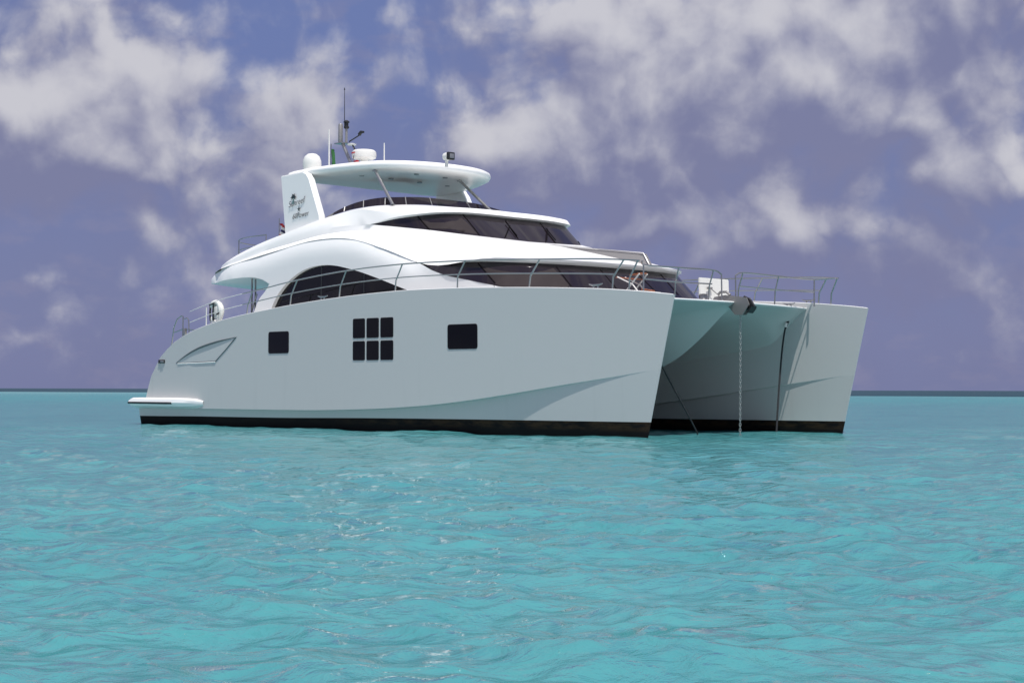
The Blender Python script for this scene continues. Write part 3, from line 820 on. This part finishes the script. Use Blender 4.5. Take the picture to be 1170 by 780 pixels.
for i in range(14):
    a, b = Vector(C0[i]), Vector(C2[i]); w = min(max((i - 5.5) / 4.5, 0), 1); w = w * w * (3 - 2 * w); k = min(max(i - 8, 0) / 5, 1)
    o = .02 if i > 2 else 0
    ledge1 = Vector((a.x + (b.x-a.x)*.35, a.y + (b.y-a.y)*.42 + o, a.z + (b.z-a.z)*.24)); ledge2 = Vector((a.x + (b.x-a.x)*.7, b.y, a.z + (b.z-a.z)*.55))
    C1.append(tuple(ledge1.lerp(a.lerp(b, .33) + Vector((0, 0, .035 - .03 * k)), w)))
    C1b.append(tuple(ledge2.lerp(a.lerp(b, .68) + Vector((0, 0, .045 - .04 * k)), w)))
def outw(p, d, dz):
    """push outwards in plan from the middle of the wheelhouse"""
    c = Vector((8.0, 0, 0)); q = Vector((p[0], p[1], 0)) - c; q.x *= .9; q.normalize()
    return (p[0]+q.x*d, p[1]+q.y*d, p[2]+dz)
C3b = [C3[i] if i < 7 else outw(C3[i], min(.13, .02 + .05*(i-7)) if i > 7 else .01, .035 if i > 7 else .012) for i in range(14)]
C3c = [mixp(C3b[i], C4[i], .6, 0, .01) if i > 6 else mixp(C3[i], C4[i], .5, -.015, 0) for i in range(14)]
K = [spline_k(c, PER) for c in (C0, C1, C1b, C2)]
mb = MB(); mb.loft(K)
U = [spline_k(c, PER) for c in (C3, C3b, C3c, C4, C5)]
mb.loft(U)
# lip over the main-deck windows
lip = [p.copy() for p in K[0][9*PER:]]
dense = spline(LT, 400)
ltl = [min(dense, key=lambda q: (q.x - p.x)**2 + (q.y - p.y)**2) for p in lip]; ltl[0] = dense[0]; ltl[-1] = dense[-1]
mid = [a.lerp(b, .42) + (Vector((0, 0, -.012)) + Vector((a.x-12.2, a.y, 0)).normalized() * .03) * min(1, k / 9) for k, (a, b) in enumerate(zip(lip, ltl))]
mb.loft([lip, mid, ltl])
# inside of the bulwark and flybridge floor
c5 = U[-1]
inn = [Vector((p.x + (.06 if p.x < 2 else 0) - (.08 if p.x > 7.4 else 0), p.y * .965, p.z - .02)) for p in c5]
flo = [Vector((p.x + (.10 if p.x < 2 else 0) - (.14 if p.x > 7.4 else 0), p.y * .94, 4.45)) for p in c5]
mb.loft([c5, inn, flo])
mb.mirror()
body = part('upper_deck', mb, M['gelcoat'], yacht, angle=34, weld=0.004)

mb = MB(); mb.loft([flo, [Vector((p.x, 0, 4.45)) for p in flo]]); mb.mirror()
part('flybridge_floor', mb, M['floor'], body)
g3, g2 = spline_k(C3[7:], PER), spline_k(C2[7:], PER)
mb = MB(); mb.loft([g3, [a.lerp(b, .5) for a, b in zip(g3, g2)], g2]); mb.mirror()
wh = part('wheelhouse_window', mb, M['front_glass'], body, angle=60, weld=0.004)
wt_ = bvh(wh)
sh = surf_patch(wt_, [(480.5,251.5),(492,254.3),(504,254.6),(515,253),(527.7,249.6),(537,258),(545.5,267.6),(491,261.2)], 0.006, 4)
part('sunshade', sh, M['screen'], wh)
mb = MB()
for ln in ([(477,247),(491,262.5)], [(529,245),(548,269)], [(575,249),(592,273)], [(617,255),(635,278)], [(650,261),(664,281)]):
    mb = MB(); surf_line(wt_, ln, -0.010, 0.024, mb); part('glazing_bar', mb, M['bar'], wh)
for ln in ([(578,256),(590,270.5)], [(577,271.5),(582,259)], [(623,262),(634,275.5)], [(624,276),(625,263)], [(655,266),(668,279.5)]):
    mb = MB(); surf_line(wt_, ln, 0.035, 0.014, mb, n=3)
    part('wiper', mb, M['bar'], wh)

# ------------------------------------------------------------------ flybridge windscreen
base = [(6.35,-2.72,5.45),(7.0,-2.68,5.57),(7.6,-2.55,5.66),(8.08,-2.22,5.725),(8.25,-1.7,5.775),(8.34,-1.0,5.83),(8.38,0,5.85)]
topw = [(6.35,-2.70,5.47),(6.98,-2.63,5.68),(7.50,-2.48,5.83),(7.98,-2.12,5.94),(8.12,-1.62,5.99),(8.20,-.95,6.04),(8.23,0,6.05)]
bb, tt = spline_k(base, 6), spline_k(topw, 6)
mb = MB(); mb.loft([bb, tt]); mb.mirror()
ws = part('flybridge_windscreen', mb, M['front_glass'], body, angle=60, weld=0.004)
for v in range(2):
    pass
for k in (8, 14, 20, 26, 32):
    for s_ in (1, -1):
        mb = MB()
        a, b = bb[k].copy(), tt[k].copy(); a.y *= s_; b.y *= s_
        d = (a - Vector((7, 0, a.z))).normalized() * .012
        mb.tube([a + d, b + d], 0.014, 6)
        part('windscreen_post', mb, M['steel'], ws)

# ------------------------------------------------------------------ hardtop on its two fins
def build_hardtop():
    mb = MB()
    plan = [(4.52,0),(4.52,-1.5),(4.50,-2.35),(4.62,-2.66),(5.2,-2.72),(6.1,-2.60),(7.0,-2.34),(7.75,-1.93),(8.22,-1.38),(8.48,-.72),(8.56,0)]
    P_ = spline_k([(u, v, 0) for u, v in plan], 6)
    prof = [(0.80, 6.64, .02), (0.955, 6.655, 0), (0.985, 6.69, 0), (1.0, 6.76, 0), (0.99, 6.83, 0), (0.955, 6.87, 0), (0.80, 6.90, .0), (0.45, 6.94, 0), (0.0, 6.96, 0)]
    rows = []
    def z_rise(u): return 0.10 * min(1, max(0, (u - 4.6) / 3.2))
    for k, z, _ in [(0.0, 6.69, 0), (0.45, 6.68, 0)] + prof:
        r_ = []
        for p in P_:
            c = Vector((6.4, 0, 0)); q = c + (p - c) * k
            r_.append(Vector((q.x, q.y, z + z_rise(p.x) * (1 if k > .9 else .9))))
        rows.append(r_)
    mb.loft(rows); mb.mirror()
    return mb
ht = part('hardtop', build_hardtop(), M['gelcoat'], yacht, angle=50, weld=0.004)
for u in (5.3, 6.4, 7.5):
    for v in (-1.5, -.5, .5, 1.5):
        if u > 7 and abs(v) > 1: continue
        mb = MB(); z_ = 6.665 + 0.09 * min(1, (u-4.6)/3.2)
        mb.lathe([(0.07, z_ + .02), (0.07, z_ - .012), (0.045, z_ - .014)], (u, v, 0), 14)
        part('downlight', mb, M['downlight'], ht)
def build_fin():
    mb = MB()
    prof = [(4.505,6.76),(5.55,6.79),(5.72,6.72),(5.83,6.56),(6.36,5.54),(6.42,5.36),(4.90,5.00),(4.80,5.20)]
    pr = prof
    a = [Vector((u, -2.86 if z < 6 else -2.86 + .06*(z-6), z)) for u, z in pr]
    b = [p + Vector((0, .20, 0)) for p in a]
    mb.prism(a, (0, .20, 0))
    bmesh.ops.bevel(mb.bm, geom=[e for e in mb.bm.edges if abs((e.verts[0].co - e.verts[1].co).y) < .1], offset=0.03, segments=3, affect='EDGES')
    return mb
fin = part('hardtop_fin', build_fin(), M['gelcoat'], yacht, angle=40)
fin2 = copy_part(fin, yacht, True)
# lettering and palm emblem on the fin
def text(body_, c, size, tilt=0.0, mtl='grey_ink'):
    cu = bpy.data.curves.new('lettering', 'FONT'); cu.body = body_; cu.size = size; cu.shear = 0.35; cu.extrude = 0.002
    cu.align_x = 'CENTER'; cu.align_y = 'CENTER'; cu.space_character = 1.02; cu.offset = -0.002
    cu.materials.append(M[mtl])
    o = bpy.data.objects.new('lettering', cu); COL.objects.link(o); o.parent = fin
    o.location = c; o.rotation_euler = (R(90), 0, 0)
    o.rotation_euler = (Matrix.Rotation(R(-tilt), 3, 'Y') @ Matrix.Rotation(R(90), 3, 'X')).to_euler()
    bpy.context.view_layer.update()
    me = bpy.data.meshes.new_from_object(o.evaluated_get(bpy.context.evaluated_depsgraph_get()))
    q = bpy.data.objects.new('lettering', me); COL.objects.link(q); q.parent = fin
    q.location = o.location; q.rotation_euler = o.rotation_euler
    bpy.data.objects.remove(o)
    q.name = 'lettering'
    return q
def finpt(px_, py_):
    q = on_v(px_, py_, -2.855); q = on_v(px_, py_, -2.865 + .06*max(0, q.z-6)); return q
text('Sunreef', finpt(338.2, 231.5), 0.235, 7)
text('60Power', finpt(342.8, 245.8), 0.20, 4)
mb = MB(); c = finpt(335.3, 226.0); fl = Vector((0, -.004, 0))
mb.mi = 0
for k in range(9):
    a = R(-20 + 220*k/8); r_ = .15 if k % 2 else .12
    tip = c + Vector((math.cos(a)*r_, 0, math.sin(a)*r_ - .02)) + fl
    s_ = Vector((-math.sin(a), 0, math.cos(a))) * .022
    midp = c + (tip - c)*.5 + Vector((0, 0, .015))
    mb.face([mb.bm.verts.new(q) for q in (c + fl, midp + s_ + fl, tip, midp - s_ + fl)])
em = part('palm_emblem', mb, M['ink'], fin, recalc=False)
mb = MB(); c2 = finpt(341.5, 239)
for k in range(5):
    a = R(90 + 72*k); tip = c2 + Vector((math.cos(a)*.10, 0, math.sin(a)*.10)) + fl; s_ = Vector((-math.sin(a), 0, math.cos(a)))*.02
    mb.face([mb.bm.verts.new(q) for q in (c2 + s_ + fl, tip, c2 - s_ + fl)])
part('star_emblem', mb, M['ink'], fin, recalc=False)
mb = MB(); t_ = finpt(334.8, 233.5)
mb.face([mb.bm.verts.new(q) for q in (t_ + Vector((-.03, -.004, 0)), t_ + Vector((.02, -.004, 0)), c + Vector((.015, -.004, 0)), c + Vector((-.015, -.004, 0)))])
part('palm_trunk', mb, M['teal_ink'], em, recalc=False)

# struts
for a, b in (((7.5,-1.9,6.72),(8.42,-2.02,5.74)), ((7.5,1.9,6.72),(8.42,2.02,5.74)), ((7.45,1.05,6.73),(8.62,1.2,5.80)), ((7.45,-1.05,6.73),(8.62,-1.2,5.80))):
    if b[1] in (-1.2, 2.02): continue
    mb = MB(); mb.tube([a, b], 0.040, 10); mb.lathe([(0.07, 0), (0.07, .03)], (a[0], a[1], a[2]-.03), 12); mb.lathe([(0.07, 0), (0.07, .02)], (b[0], b[1], b[2]-.01), 12)
    part('strut', mb, M['steel'], ht)

# ------------------------------------------------------------------ gear on the hardtop
TOP = 6.97
d_ = on_v(356.5, 195, -2.35)
mb = MB(); mb.lathe([(0.17, 0), (0.24, .05), (0.255, .20), (0.245, .30), (0.20, .41), (0.12, .475), (0.0, .50)], (d_.x, -2.35, d_.z - .03), 24)
part('satellite_dome', mb, M['white_plastic'], ht)
def whip(px_, y0, y1, v, r0, r1, m_='white_plastic', base=True, nm='antenna'):
    a = on_v(px_, y1, v); t = on_v(px_, y0, v); mb = MB()
    mb.tube([(a.x, v, min(a.z, TOP)), (a.x, v, a.z), (t.x, v, t.z)], [r0, r0, r1], 8)
    if base: mb.lathe([(.05, 0), (.05, .05), (.025, .12)], (a.x, v, min(a.z, TOP) - .03), 10)
    return part(nm, mb, M[m_], ht)
whip(376, 148, 193, -1.35, .022, .016)
whip(439, 163.5, 184, -.4, .018, .014)
MV = -0.75
b0 = on_v(401.5, 188, MV); b1 = on_v(391.5, 164, MV)
mb = MB(); mb.tube([(b0.x, MV, TOP - .05), (b0.x, MV, b0.z), (b1.x, MV, b1.z)], 0.05, 10)
pl = b1
mb.box((pl.x - .02, MV, pl.z), (0.36, 0.30, 0.03), bevel=.008)
mast = part('mast', mb, M['steel'], ht)
mb = MB(); mb.lathe([(.055, 0), (.065, .03), (.065, .5), (.05, .53)], (pl.x - .05, MV - .04, pl.z + .02), 12)
mb.lathe([(.035, 0), (.035, .40)], (pl.x + .13, MV + .03, pl.z + .02), 10)
part('antenna_column', mb, M['alu'], mast)
mb = MB(); mb.lathe([(.05, 0), (.075, .02), (.075, .06), (.055, .07), (.055, .16), (.085, .17), (.085, .20), (.03, .24)], (pl.x + .13, MV + .03, pl.z + .40), 12)
part('masthead_light', mb, M['black'], mast)
a = on_v(393.7, 141, MV); t = on_v(393.7, 103, MV); mb = MB(); mb.tube([(a.x, MV, a.z - .1), (t.x, MV, t.z)], [.012, .007], 6)
mb.tube([(t.x - .02, MV, t.z), (t.x, MV, t.z + .06), (t.x + .02, MV, t.z)], .01, 5)
part('antenna', mb, M['black'], mast)
q0, q1, q2, q3 = on_v(399, 162, MV), on_v(410, 155, MV), on_v(411, 151, MV), on_v(415.5, 151, MV)
mb = MB(); mb.tube([q0, q1, on_v(413, 152, MV)], .018, 6); mb.tube([on_v(410.5, 154, MV), on_v(412.5, 151, MV), q3], [.05, .045, .03], 8)
mb.tube([on_v(402, 164, MV), on_v(405.5, 171, MV)], .022, 6)
part('wind_vane', mb, M['black'], mast)
mb = MB(); mb.lathe([(.12, 0), (.13, .03), (.06, .05)], on_v(402, 164, MV) - Vector((0, 0, .05)), 12)
part('navigation_light', mb, M['white_plastic'], mast)
rc = on_v(416, 182.5, MV)
mb = MB(); mb.lathe([(.25, 0), (.325, .04), (.34, .12), (.33, .21), (.28, .255), (0, .27)], (rc.x, MV, rc.z), 28)
rad = part('radar_scanner', mb, M['white_plastic'], ht)
mb = MB(); mb.lathe([(.12, -.25), (.09, -.12), (.11, .005)], (rc.x, MV, rc.z), 14); part('radar_pedestal', mb, M['white_plastic'], rad)
mb = MB()
for k in range(7):
    a = R(-118 + 5.2*k); p_ = Vector((rc.x + math.cos(a)*.343, MV + math.sin(a)*.343, rc.z + .165))
    mb.box(p_, (.020, .012, .035), Matrix.Rotation(a + R(90), 4, 'Z'))
part('red_marking', mb, M['red'], rad)
sp = on_v(512, 184, -.55)
mb = MB(); mb.lathe([(.05, 0), (.04, .2)], (sp.x - .06, -.55, min(sp.z, TOP) - .15), 10)
rotm = Matrix.Rotation(R(90), 3, 'Y')
mb.lathe([(.05, -.16), (.10, -.12), (.115, 0), (.115, .06)], (sp.x, -.55, sp.z + .12), 18, rotm)
slt = part('searchlight', mb, M['white_plastic'], ht)
mb = MB(); mb.box((sp.x + .10, -.55, sp.z + .12), (.09, .22, .20), bevel=.02); part('lamp_housing', mb, M['black'], slt)
mb = MB(); mb.box((sp.x + .15, -.55, sp.z + .12), (.012, .14, .12), bevel=.004); part('lamp_glass', mb, M['lens'], slt)

# ------------------------------------------------------------------ rails
def gun(u, dz, inb=0.10): return Vector((u, -HALF - wprof(u/19.33) + inb, zs(u) + dz))
rail_h = pchip([(3.8,.60),(5.4,.58),(7.4,.62),(9.4,.645),(11.5,.635),(13.6,.625),(15.8,.625),(18.04,.64),(18.45,.64)])
def rail_pts(us, frac): return [gun(u, rail_h(u) * frac) for u in us]
def build_side_rail(parent_copy=False):
    mb = MB()
    us = np.linspace(5.0, 18.42, 46)
    top = rail_pts(us, 1.0); mb.tube(top, 0.017, 8)
    mb.tube(rail_pts(np.linspace(5.0, 17.8, 44), .51), 0.0135, 8)
    return mb
rail = part('guard_rail', build_side_rail(), M['steel'], hull)
for (ut, uk, ub) in ((5.45,5.25,5.2),(7.435,7.18,7.14),(9.43,9.2,9.16),(11.51,11.29,11.26),(13.61,13.37,13.366),(15.83,15.57,15.53),(18.04,17.78,17.757),(18.383,18.19,18.17)):
    mb = MB(); mb.tube([gun(ut, rail_h(ut)), gun(uk, rail_h(uk)*.42), gun(ub, 0.0)], 0.018, 8)
    mb.lathe([(.035, 0), (.035, .015)], gun(ub, 0.004), 10)
    part('stanchion', mb, M['steel'], rail)
# lifeline and boarding gate aft
mb = MB()
for fr_ in (1.0, .5):
    mb.tube([gun(u, rail_h(max(u, 3.8)) * fr_ + (.03 if u < 3 else 0)) for u in (5.0, 4.2, 3.4, 2.4)], 0.009, 6)
mb.tube([gun(3.25, .52), gun(3.25, 0)], .016, 6)
part('lifeline', mb, M['white_plastic'], rail)
mb = MB()
mb.tube([gun(2.03, 0), gun(2.03, .62), gun(1.95, .66), gun(1.70, .66), gun(1.52, .50), gun(1.40, .04)], .018, 8)
mb.tube([gun(2.38, 0), gun(2.34, .42), gun(2.26, .50), gun(2.12, .52)], .016, 8)
mb.tube([gun(1.5, .38), gun(2.05, .26), gun(2.72, .03)], .016, 8)
mb.box(gun(2.15, .12), (.10, .06, .26), bevel=.01)
part('boarding_gate', mb, M['steel'], rail)
r2 = rail.copy(); COL.objects.link(r2); r2.parent = hull2
for ch in rail.children:
    d = ch.copy(); COL.objects.link(d); d.parent = r2
# pulpit across the front of the bridge deck, open at the middle
for s_ in (-1, 1):
    mb = MB(); z0 = 2.955
    mb.tube([(18.09, s_*2.90, 3.0), (18.09, s_*2.90, 3.62)], .018, 8)
    mb.tube([(18.40, s_*3.27, 3.665), (18.09, s_*2.90, 3.63), (18.0, s_*1.6, 3.645), (17.95, s_*.6, 3.66), (17.94, s_*.36, 3.64), (17.95, s_*.24, 3.58)], .019, 8, smooth=24)
    mb.tube([(18.09, s_*2.90, 3.33), (18.0, s_*1.6, 3.33), (17.86, s_*.46, 3.36)], .016, 8, smooth=12)
    mb.tube([(17.94, s_*.50, 3.655), (17.82, s_*.50, 3.30), (17.80, s_*.50, 2.95)], .016, 8)
    mb.tube([(17.95, s_*.24, 3.58), (17.96, s_*.24, 3.2), (17.96, s_*.24, 2.95)], .016, 8)
    mb.tube([(18.0, s_*1.7, 3.655), (17.9, s_*1.7, 3.3), (17.88, s_*1.7, 2.95)], .016, 8)
    part('pulpit', mb, M['steel'], bridge)
# aft rail of the flybridge
mb = MB()
path = [(4.1,-2.98,5.18),(3.0,-2.86,5.19),(2.1,-2.55,5.19),(1.45,-2.05,5.19),(1.05,-1.3,5.19),(.85,-.5,5.19)]
full = path + [(.82, 0, 5.19)] + [(a, -b, c) for a, b, c in path[::-1]]
for dz in (0, -.30): mb.tube([(a, b, c + dz) for a, b, c in full], .016, 8, smooth=60)
fr = part('flybridge_rail', mb, M['steel'], body)
for i, (a, b, c) in enumerate(full):
    if i in (0, 2, 4, 6, 8, 10, 12):
        mb = MB(); mb.tube([(a, b, c), (a, b, 4.55)], .016, 8); part('stanchion', mb, M['steel'], fr)

# ------------------------------------------------------------------ deck fittings
def cleat(c, s=1.0, yaw=0.0):
    mb = MB(); c = Vector(c)
    mb.tube([c + Vector((-.16*s, 0, .085*s)), c + Vector((-.08*s, 0, .065*s)), c + Vector((.08*s, 0, .065*s)), c + Vector((.16*s, 0, .085*s))], [.012, .02, .02, .012], 8)
    for q in (-.05, .05): mb.tube([c + Vector((q*s, 0, 0)), c + Vector((q*s, 0, .065*s))], .018, 8)
    return mb
for u in (8.57, 17.38, 12.4):
    if u == 12.4: continue
    o = part('cleat', cleat(gun(u, .0, .05), 1.25), M['steel'], hull); d = o.copy(); COL.objects.link(d); d.parent = hull2
for v in (-2.2, 2.2):
    part('cleat', cleat((17.9, v, 2.955), 1.1), M['steel'], bridge)
# anchor roller cheeks
def build_roller():
    mb = MB()
    prof = [(17.55,3.03),(17.85,3.03),(18.20,2.68),(18.42,2.68),(18.60,2.90),(18.53,3.05),(17.92,3.13),(17.60,3.10)]
    for v in (-.075, .057): mb.prism([(u, v, z) for u, z in prof], (0, .018, 0))
    mb.box((17.55, 0, 2.985), (.6, .24, .05), bevel=.01)
    mb.tube([(17.75, -.12, 3.14), (17.8, -.10, 3.20), (17.95, -.08, 3.20), (18.05, -.06, 3.13)], .03, 8)
    return mb
rol = part('anchor_roller', build_roller(), M['alu'], bridge, angle=30)
mb = MB(); mb.lathe([(.03, -.05), (.065, -.045), (.04, 0), (.065, .045), (.03, .05)], (18.44, 0, 2.84), 16, Matrix.Rotation(R(90), 3, 'X'))
part('roller_wheel', mb, M['black'], rol)
# windlass
mb = MB(); mb.lathe([(.16, 0), (.16, .08), (.10, .12), (.10, .2), (.13, .22), (0, .24)], (17.3, -.1, 2.95), 16)
part('windlass', mb, M['steel'], bridge)
# open hatch lid
def P_on(u): 
    pass
mb = MB()
bl = on_v(801, 336, .6); br = on_v(832, 337, 1.42); tl = on_v(801, 315.6, .6)
q = [Vector((16.62, .56, 2.94)), Vector((16.78, 1.42, 2.94)), Vector((16.75, 1.42, 3.605)), Vector((16.59, .56, 3.622))]
mb.prism(q, (-.05, .01, 0)); bmesh.ops.bevel(mb.bm, geom=list(mb.bm.edges), offset=.015, segments=2, affect='EDGES')
lid = part('hatch_lid', mb, M['white_plastic'], bridge)
mb = MB(); mb.box((16.70, .80, 3.38), (.05, .16, .05), bevel=.01); mb.tube([(16.73, .82, 3.36), (16.80, 1.0, 3.22), (16.86, 1.05, 3.0)], .012, 6); part('lid_latch', mb, M['alu'], lid)
# pad eye and bow fittings on the inner faces
def inner_pt(u, z, off=0.0): return Vector((u, HALF - 0.86 * w_side(u, z) - off, z))
# ------------------------------------------------------------------ top-level things: chain, ropes, anchor, flags, loose gear
def chain(a, b):
    mb = MB(); a, b = Vector(a), Vector(b); d = (b - a); L_ = d.length; pitch = .06; n = int(L_ / pitch)
    for i in range(n):
        c = a + d * ((i + .5) / n); yaw = R(40 if i % 2 else 130)
        ax = Vector((math.cos(yaw), math.sin(yaw), 0)); pts = []
        for k in range(11):
            t = 2*math.pi*k/10; pts.append(c + ax * (.020*math.cos(t)) + Vector((0, 0, .042*math.sin(t))))
        mb.tube(pts, .008, 5, cap=False)
    return mb
thing('anchor_chain', chain((18.30, 0, 2.88), (18.30, 0, -.25)), M['chain'], 'galvanised chain hanging straight down from the anchor roller between the hulls into the water', 'chain', weld=0)
mb = MB()
mb.tube([(18.40, 0, 3.08), (18.54, 0, 3.02), (18.62, 0, 2.90), (18.58, 0, 2.80)], [.025, .03, .035, .03], 8)
mb.prism([(18.46, -.03, 3.07), (18.60, -.03, 3.00), (18.70, -.03, 2.86), (18.62, -.03, 2.78), (18.57, -.03, 2.86), (18.60, -.03, 2.92)], (0, .06, 0))
mb.prism([(18.54, -.10, 2.72), (18.68, -.09, 2.86), (18.66, -.09, 2.80), (18.58, -.10, 2.71)], (0, .19, 0))
thing('anchor', mb, M['black'], 'black anchor stowed in the steel bow roller at the middle of the front deck edge', 'anchor', angle=30)
eye = inner_pt(17.42, 2.86, .04)
def rope(pts, r, n=30): mb = MB(); mb.tube(pts, r, 8, smooth=n); return mb
low = on_v(887, 493, 2.15)
ro = thing('mooring_rope', rope([eye, Vector((17.42, 2.70, 2.55)), Vector((17.40, 2.62, 2.2)), (17.45, 2.42, 1.2), (low.x, 2.15, .03), (low.x + .02, 2.08, -.4)], [.03]*4 + [.022]*26), M['rope'], 'dark rope dropping from a pad eye on the far hull into the water', 'rope', 'anchor bridle ropes')
mb = MB(); mb.tube([Vector((17.42, 2.71, 2.62)), Vector((17.415, 2.685, 2.52))], .034, 8); sub_of(ro, 'rope_whipping', mb, M['cream'])
mb = MB(); mb.box(eye + Vector((0, .02, .02)), (.09, .06, .13), bevel=.012); mb.tube([eye + Vector((-.04, -.03, .03)), eye + Vector((0, -.08, 0)), eye + Vector((.04, -.03, .03))], .016, 6)
part('pad_eye', mb, M['alu'], hull2)
# the pad eye was built in yacht coordinates on the port side, hull2 is mirrored
bpy.data.objects['pad_eye'].scale.y = -1
a1, b1_ = on_v(757, 420, -1.55), on_v(795, 491, -.4)
thing('mooring_rope', rope([on_v(752, 408, -2.0), a1, on_v(776, 455, -1.0), b1_, on_v(800, 503, -.2)], .018), M['rope'], 'dark taut rope slanting down from behind the near bow into the water under the deck', 'rope', 'anchor bridle ropes')

# horseshoe lifebuoy at the stern rail
def build_buoy():
    mb = MB(); c = (gun(3.55, .33, .22)); pts = []
    for k in range(19):
        a = R(-60 + 300*k/18); pts.append(c + Vector((math.sin(a)*.20, .03*math.sin(a), -math.cos(a) * .27 * -1)))
    mb.tube(pts, [.075 + .012*math.sin(k) for k in range(19)], 10)
    mb.box(c, (.26, .10, .34), bevel=.04)
    return mb, c
mb, bc = build_buoy()
lb_ = thing('lifebuoy', mb, M['white_plastic'], 'white padded lifebuoy with black straps hung on the stern rail', 'lifebuoy')
mb = MB()
for du in (-.17, -.02):
    mb.tube([bc + Vector((du, -.08, .20)), bc + Vector((du + .02, -.105, 0)), bc + Vector((du + .01, -.08, -.22))], .022, 6)
mb.tube([bc + Vector((-.20, -.09, .20)), bc + Vector((.04, -.095, .24))], .022, 6)
mb.tube([bc + Vector((.16, -.09, -.06)), bc + Vector((.26, -.09, -.03))], .022, 6)
sub_of(lb_, 'strap', mb, M['black'])
mb = MB(); mb.tube([bc + Vector((-.30, .0, -.45)), bc + Vector((-.24, -.02, .1)), bc + Vector((-.18, -.02, .2))], .012, 6)
sub_of(lb_, 'bracket', mb, M['steel'])

# ensign on its staff
def flag(px0, py0, px1, py1, v, cols, name, label, staff_top, waves=2.0, drop=.1):
    a = on_v(px0, py0, v); b = on_v(px1, py1, v)
    W_, H_ = b.x - a.x, a.z - b.z
    mb = MB(); n = 16; rows = []
    mats_ = []
    for j in range(len(cols) + 1):
        r_ = []
        for i in range(n + 1):
            t = i / n
            r_.append(Vector((a.x + W_*t, v + .07*math.sin(t*6*waves/2 + j*.6), a.z - H_*j/len(cols) - drop*t + .02*math.sin(t*9 + j))))
        rows.append(r_)
    V = [[mb.bm.verts.new(p) for p in r_] for r_ in rows]
    for j in range(len(cols)):
        mb.mi = j
        for i in range(n): mb.face([V[j][i], V[j][i+1], V[j+1][i+1], V[j+1][i]])
    o = thing(name, mb, [M[c] for c in cols], label, 'flag', weld=0)
    mb = MB(); mb.tube([(a.x - .01, v, b.z - staff_top), (a.x - .01, v, a.z + .15)], .014, 6)
    sub_of(o, 'flagstaff', mb, M['steel'])
    return o
flag(319.3, 255.5, 326.8, 275, -1.0, ['red', 'cream', 'navy', 'cream', 'red', 'navy', 'red'], 'flag', 'red white and blue striped flag flying behind the hardtop fin', .6)
flag(378.5, 170.5, 383, 186, -.9, ['green'], 'flag', 'small green flag hanging left of the radar mast', .35, drop=.12)
flag(404, 184, 410.5, 188, -1.1, ['red', 'cream'], 'flag', 'small red flag flying low under the radar scanner', .25, drop=.02)

# gangway plank lying on the coachroof
mb = MB()
q = [Vector((11.32,.35,4.70)), Vector((14.25,1.2,4.345)), Vector((14.46,1.2,4.03)), Vector((13.3, .75, 4.20)), Vector((11.32,.35,4.60))]
mb.prism(q, (-.02, .10, 0))
gw = thing('gangway', mb, M['alu'], 'grey metal gangway plank stowed on edge on the roof ahead of the wheelhouse', 'gangway', angle=20)
mb = MB(); mb.tube([(11.34,.32,4.715), (14.25,1.17,4.36), (14.46,1.17,4.04)], .010, 6); sub_of(gw, 'edge_rail', mb, M['steel'])

# folded deck chair left on the foredeck
mb = MB(); c = Vector((17.55, -2.65, 2.96))
mb.box(c + Vector((-.1, 0, .42)), (.62, .22, .025), Matrix.Rotation(R(6), 4, 'Y'), bevel=.006)
mb.box(c + Vector((.15, 0, .50)), (.34, .20, .02), Matrix.Rotation(R(-4), 4, 'Y'), bevel=.006)
dc = thing('deck_chair', mb, M['orange'], 'low folding deck chair with orange slats behind the near bow rail', 'chair')
mb = MB()
for v in (-.12, .12):
    mb.tube([c + Vector((-.35, v, .46)), c + Vector((.1, v, .28)), c + Vector((.38, v, 0))], .016, 6)
    mb.tube([c + Vector((.3, v, .50)), c + Vector((-.25, v, 0))], .016, 6)
sub_of(dc, 'chair_frame', mb, M['cream'])
mb = MB(); mb.box(c + Vector((.42, .02, .14)), (.30, .12, .05), Matrix.Rotation(R(10), 4, 'Y'), bevel=.01); sub_of(dc, 'footrest', mb, M['orange'])
for o in list(bpy.data.objects):
    if '_b' in o: del o['_b']
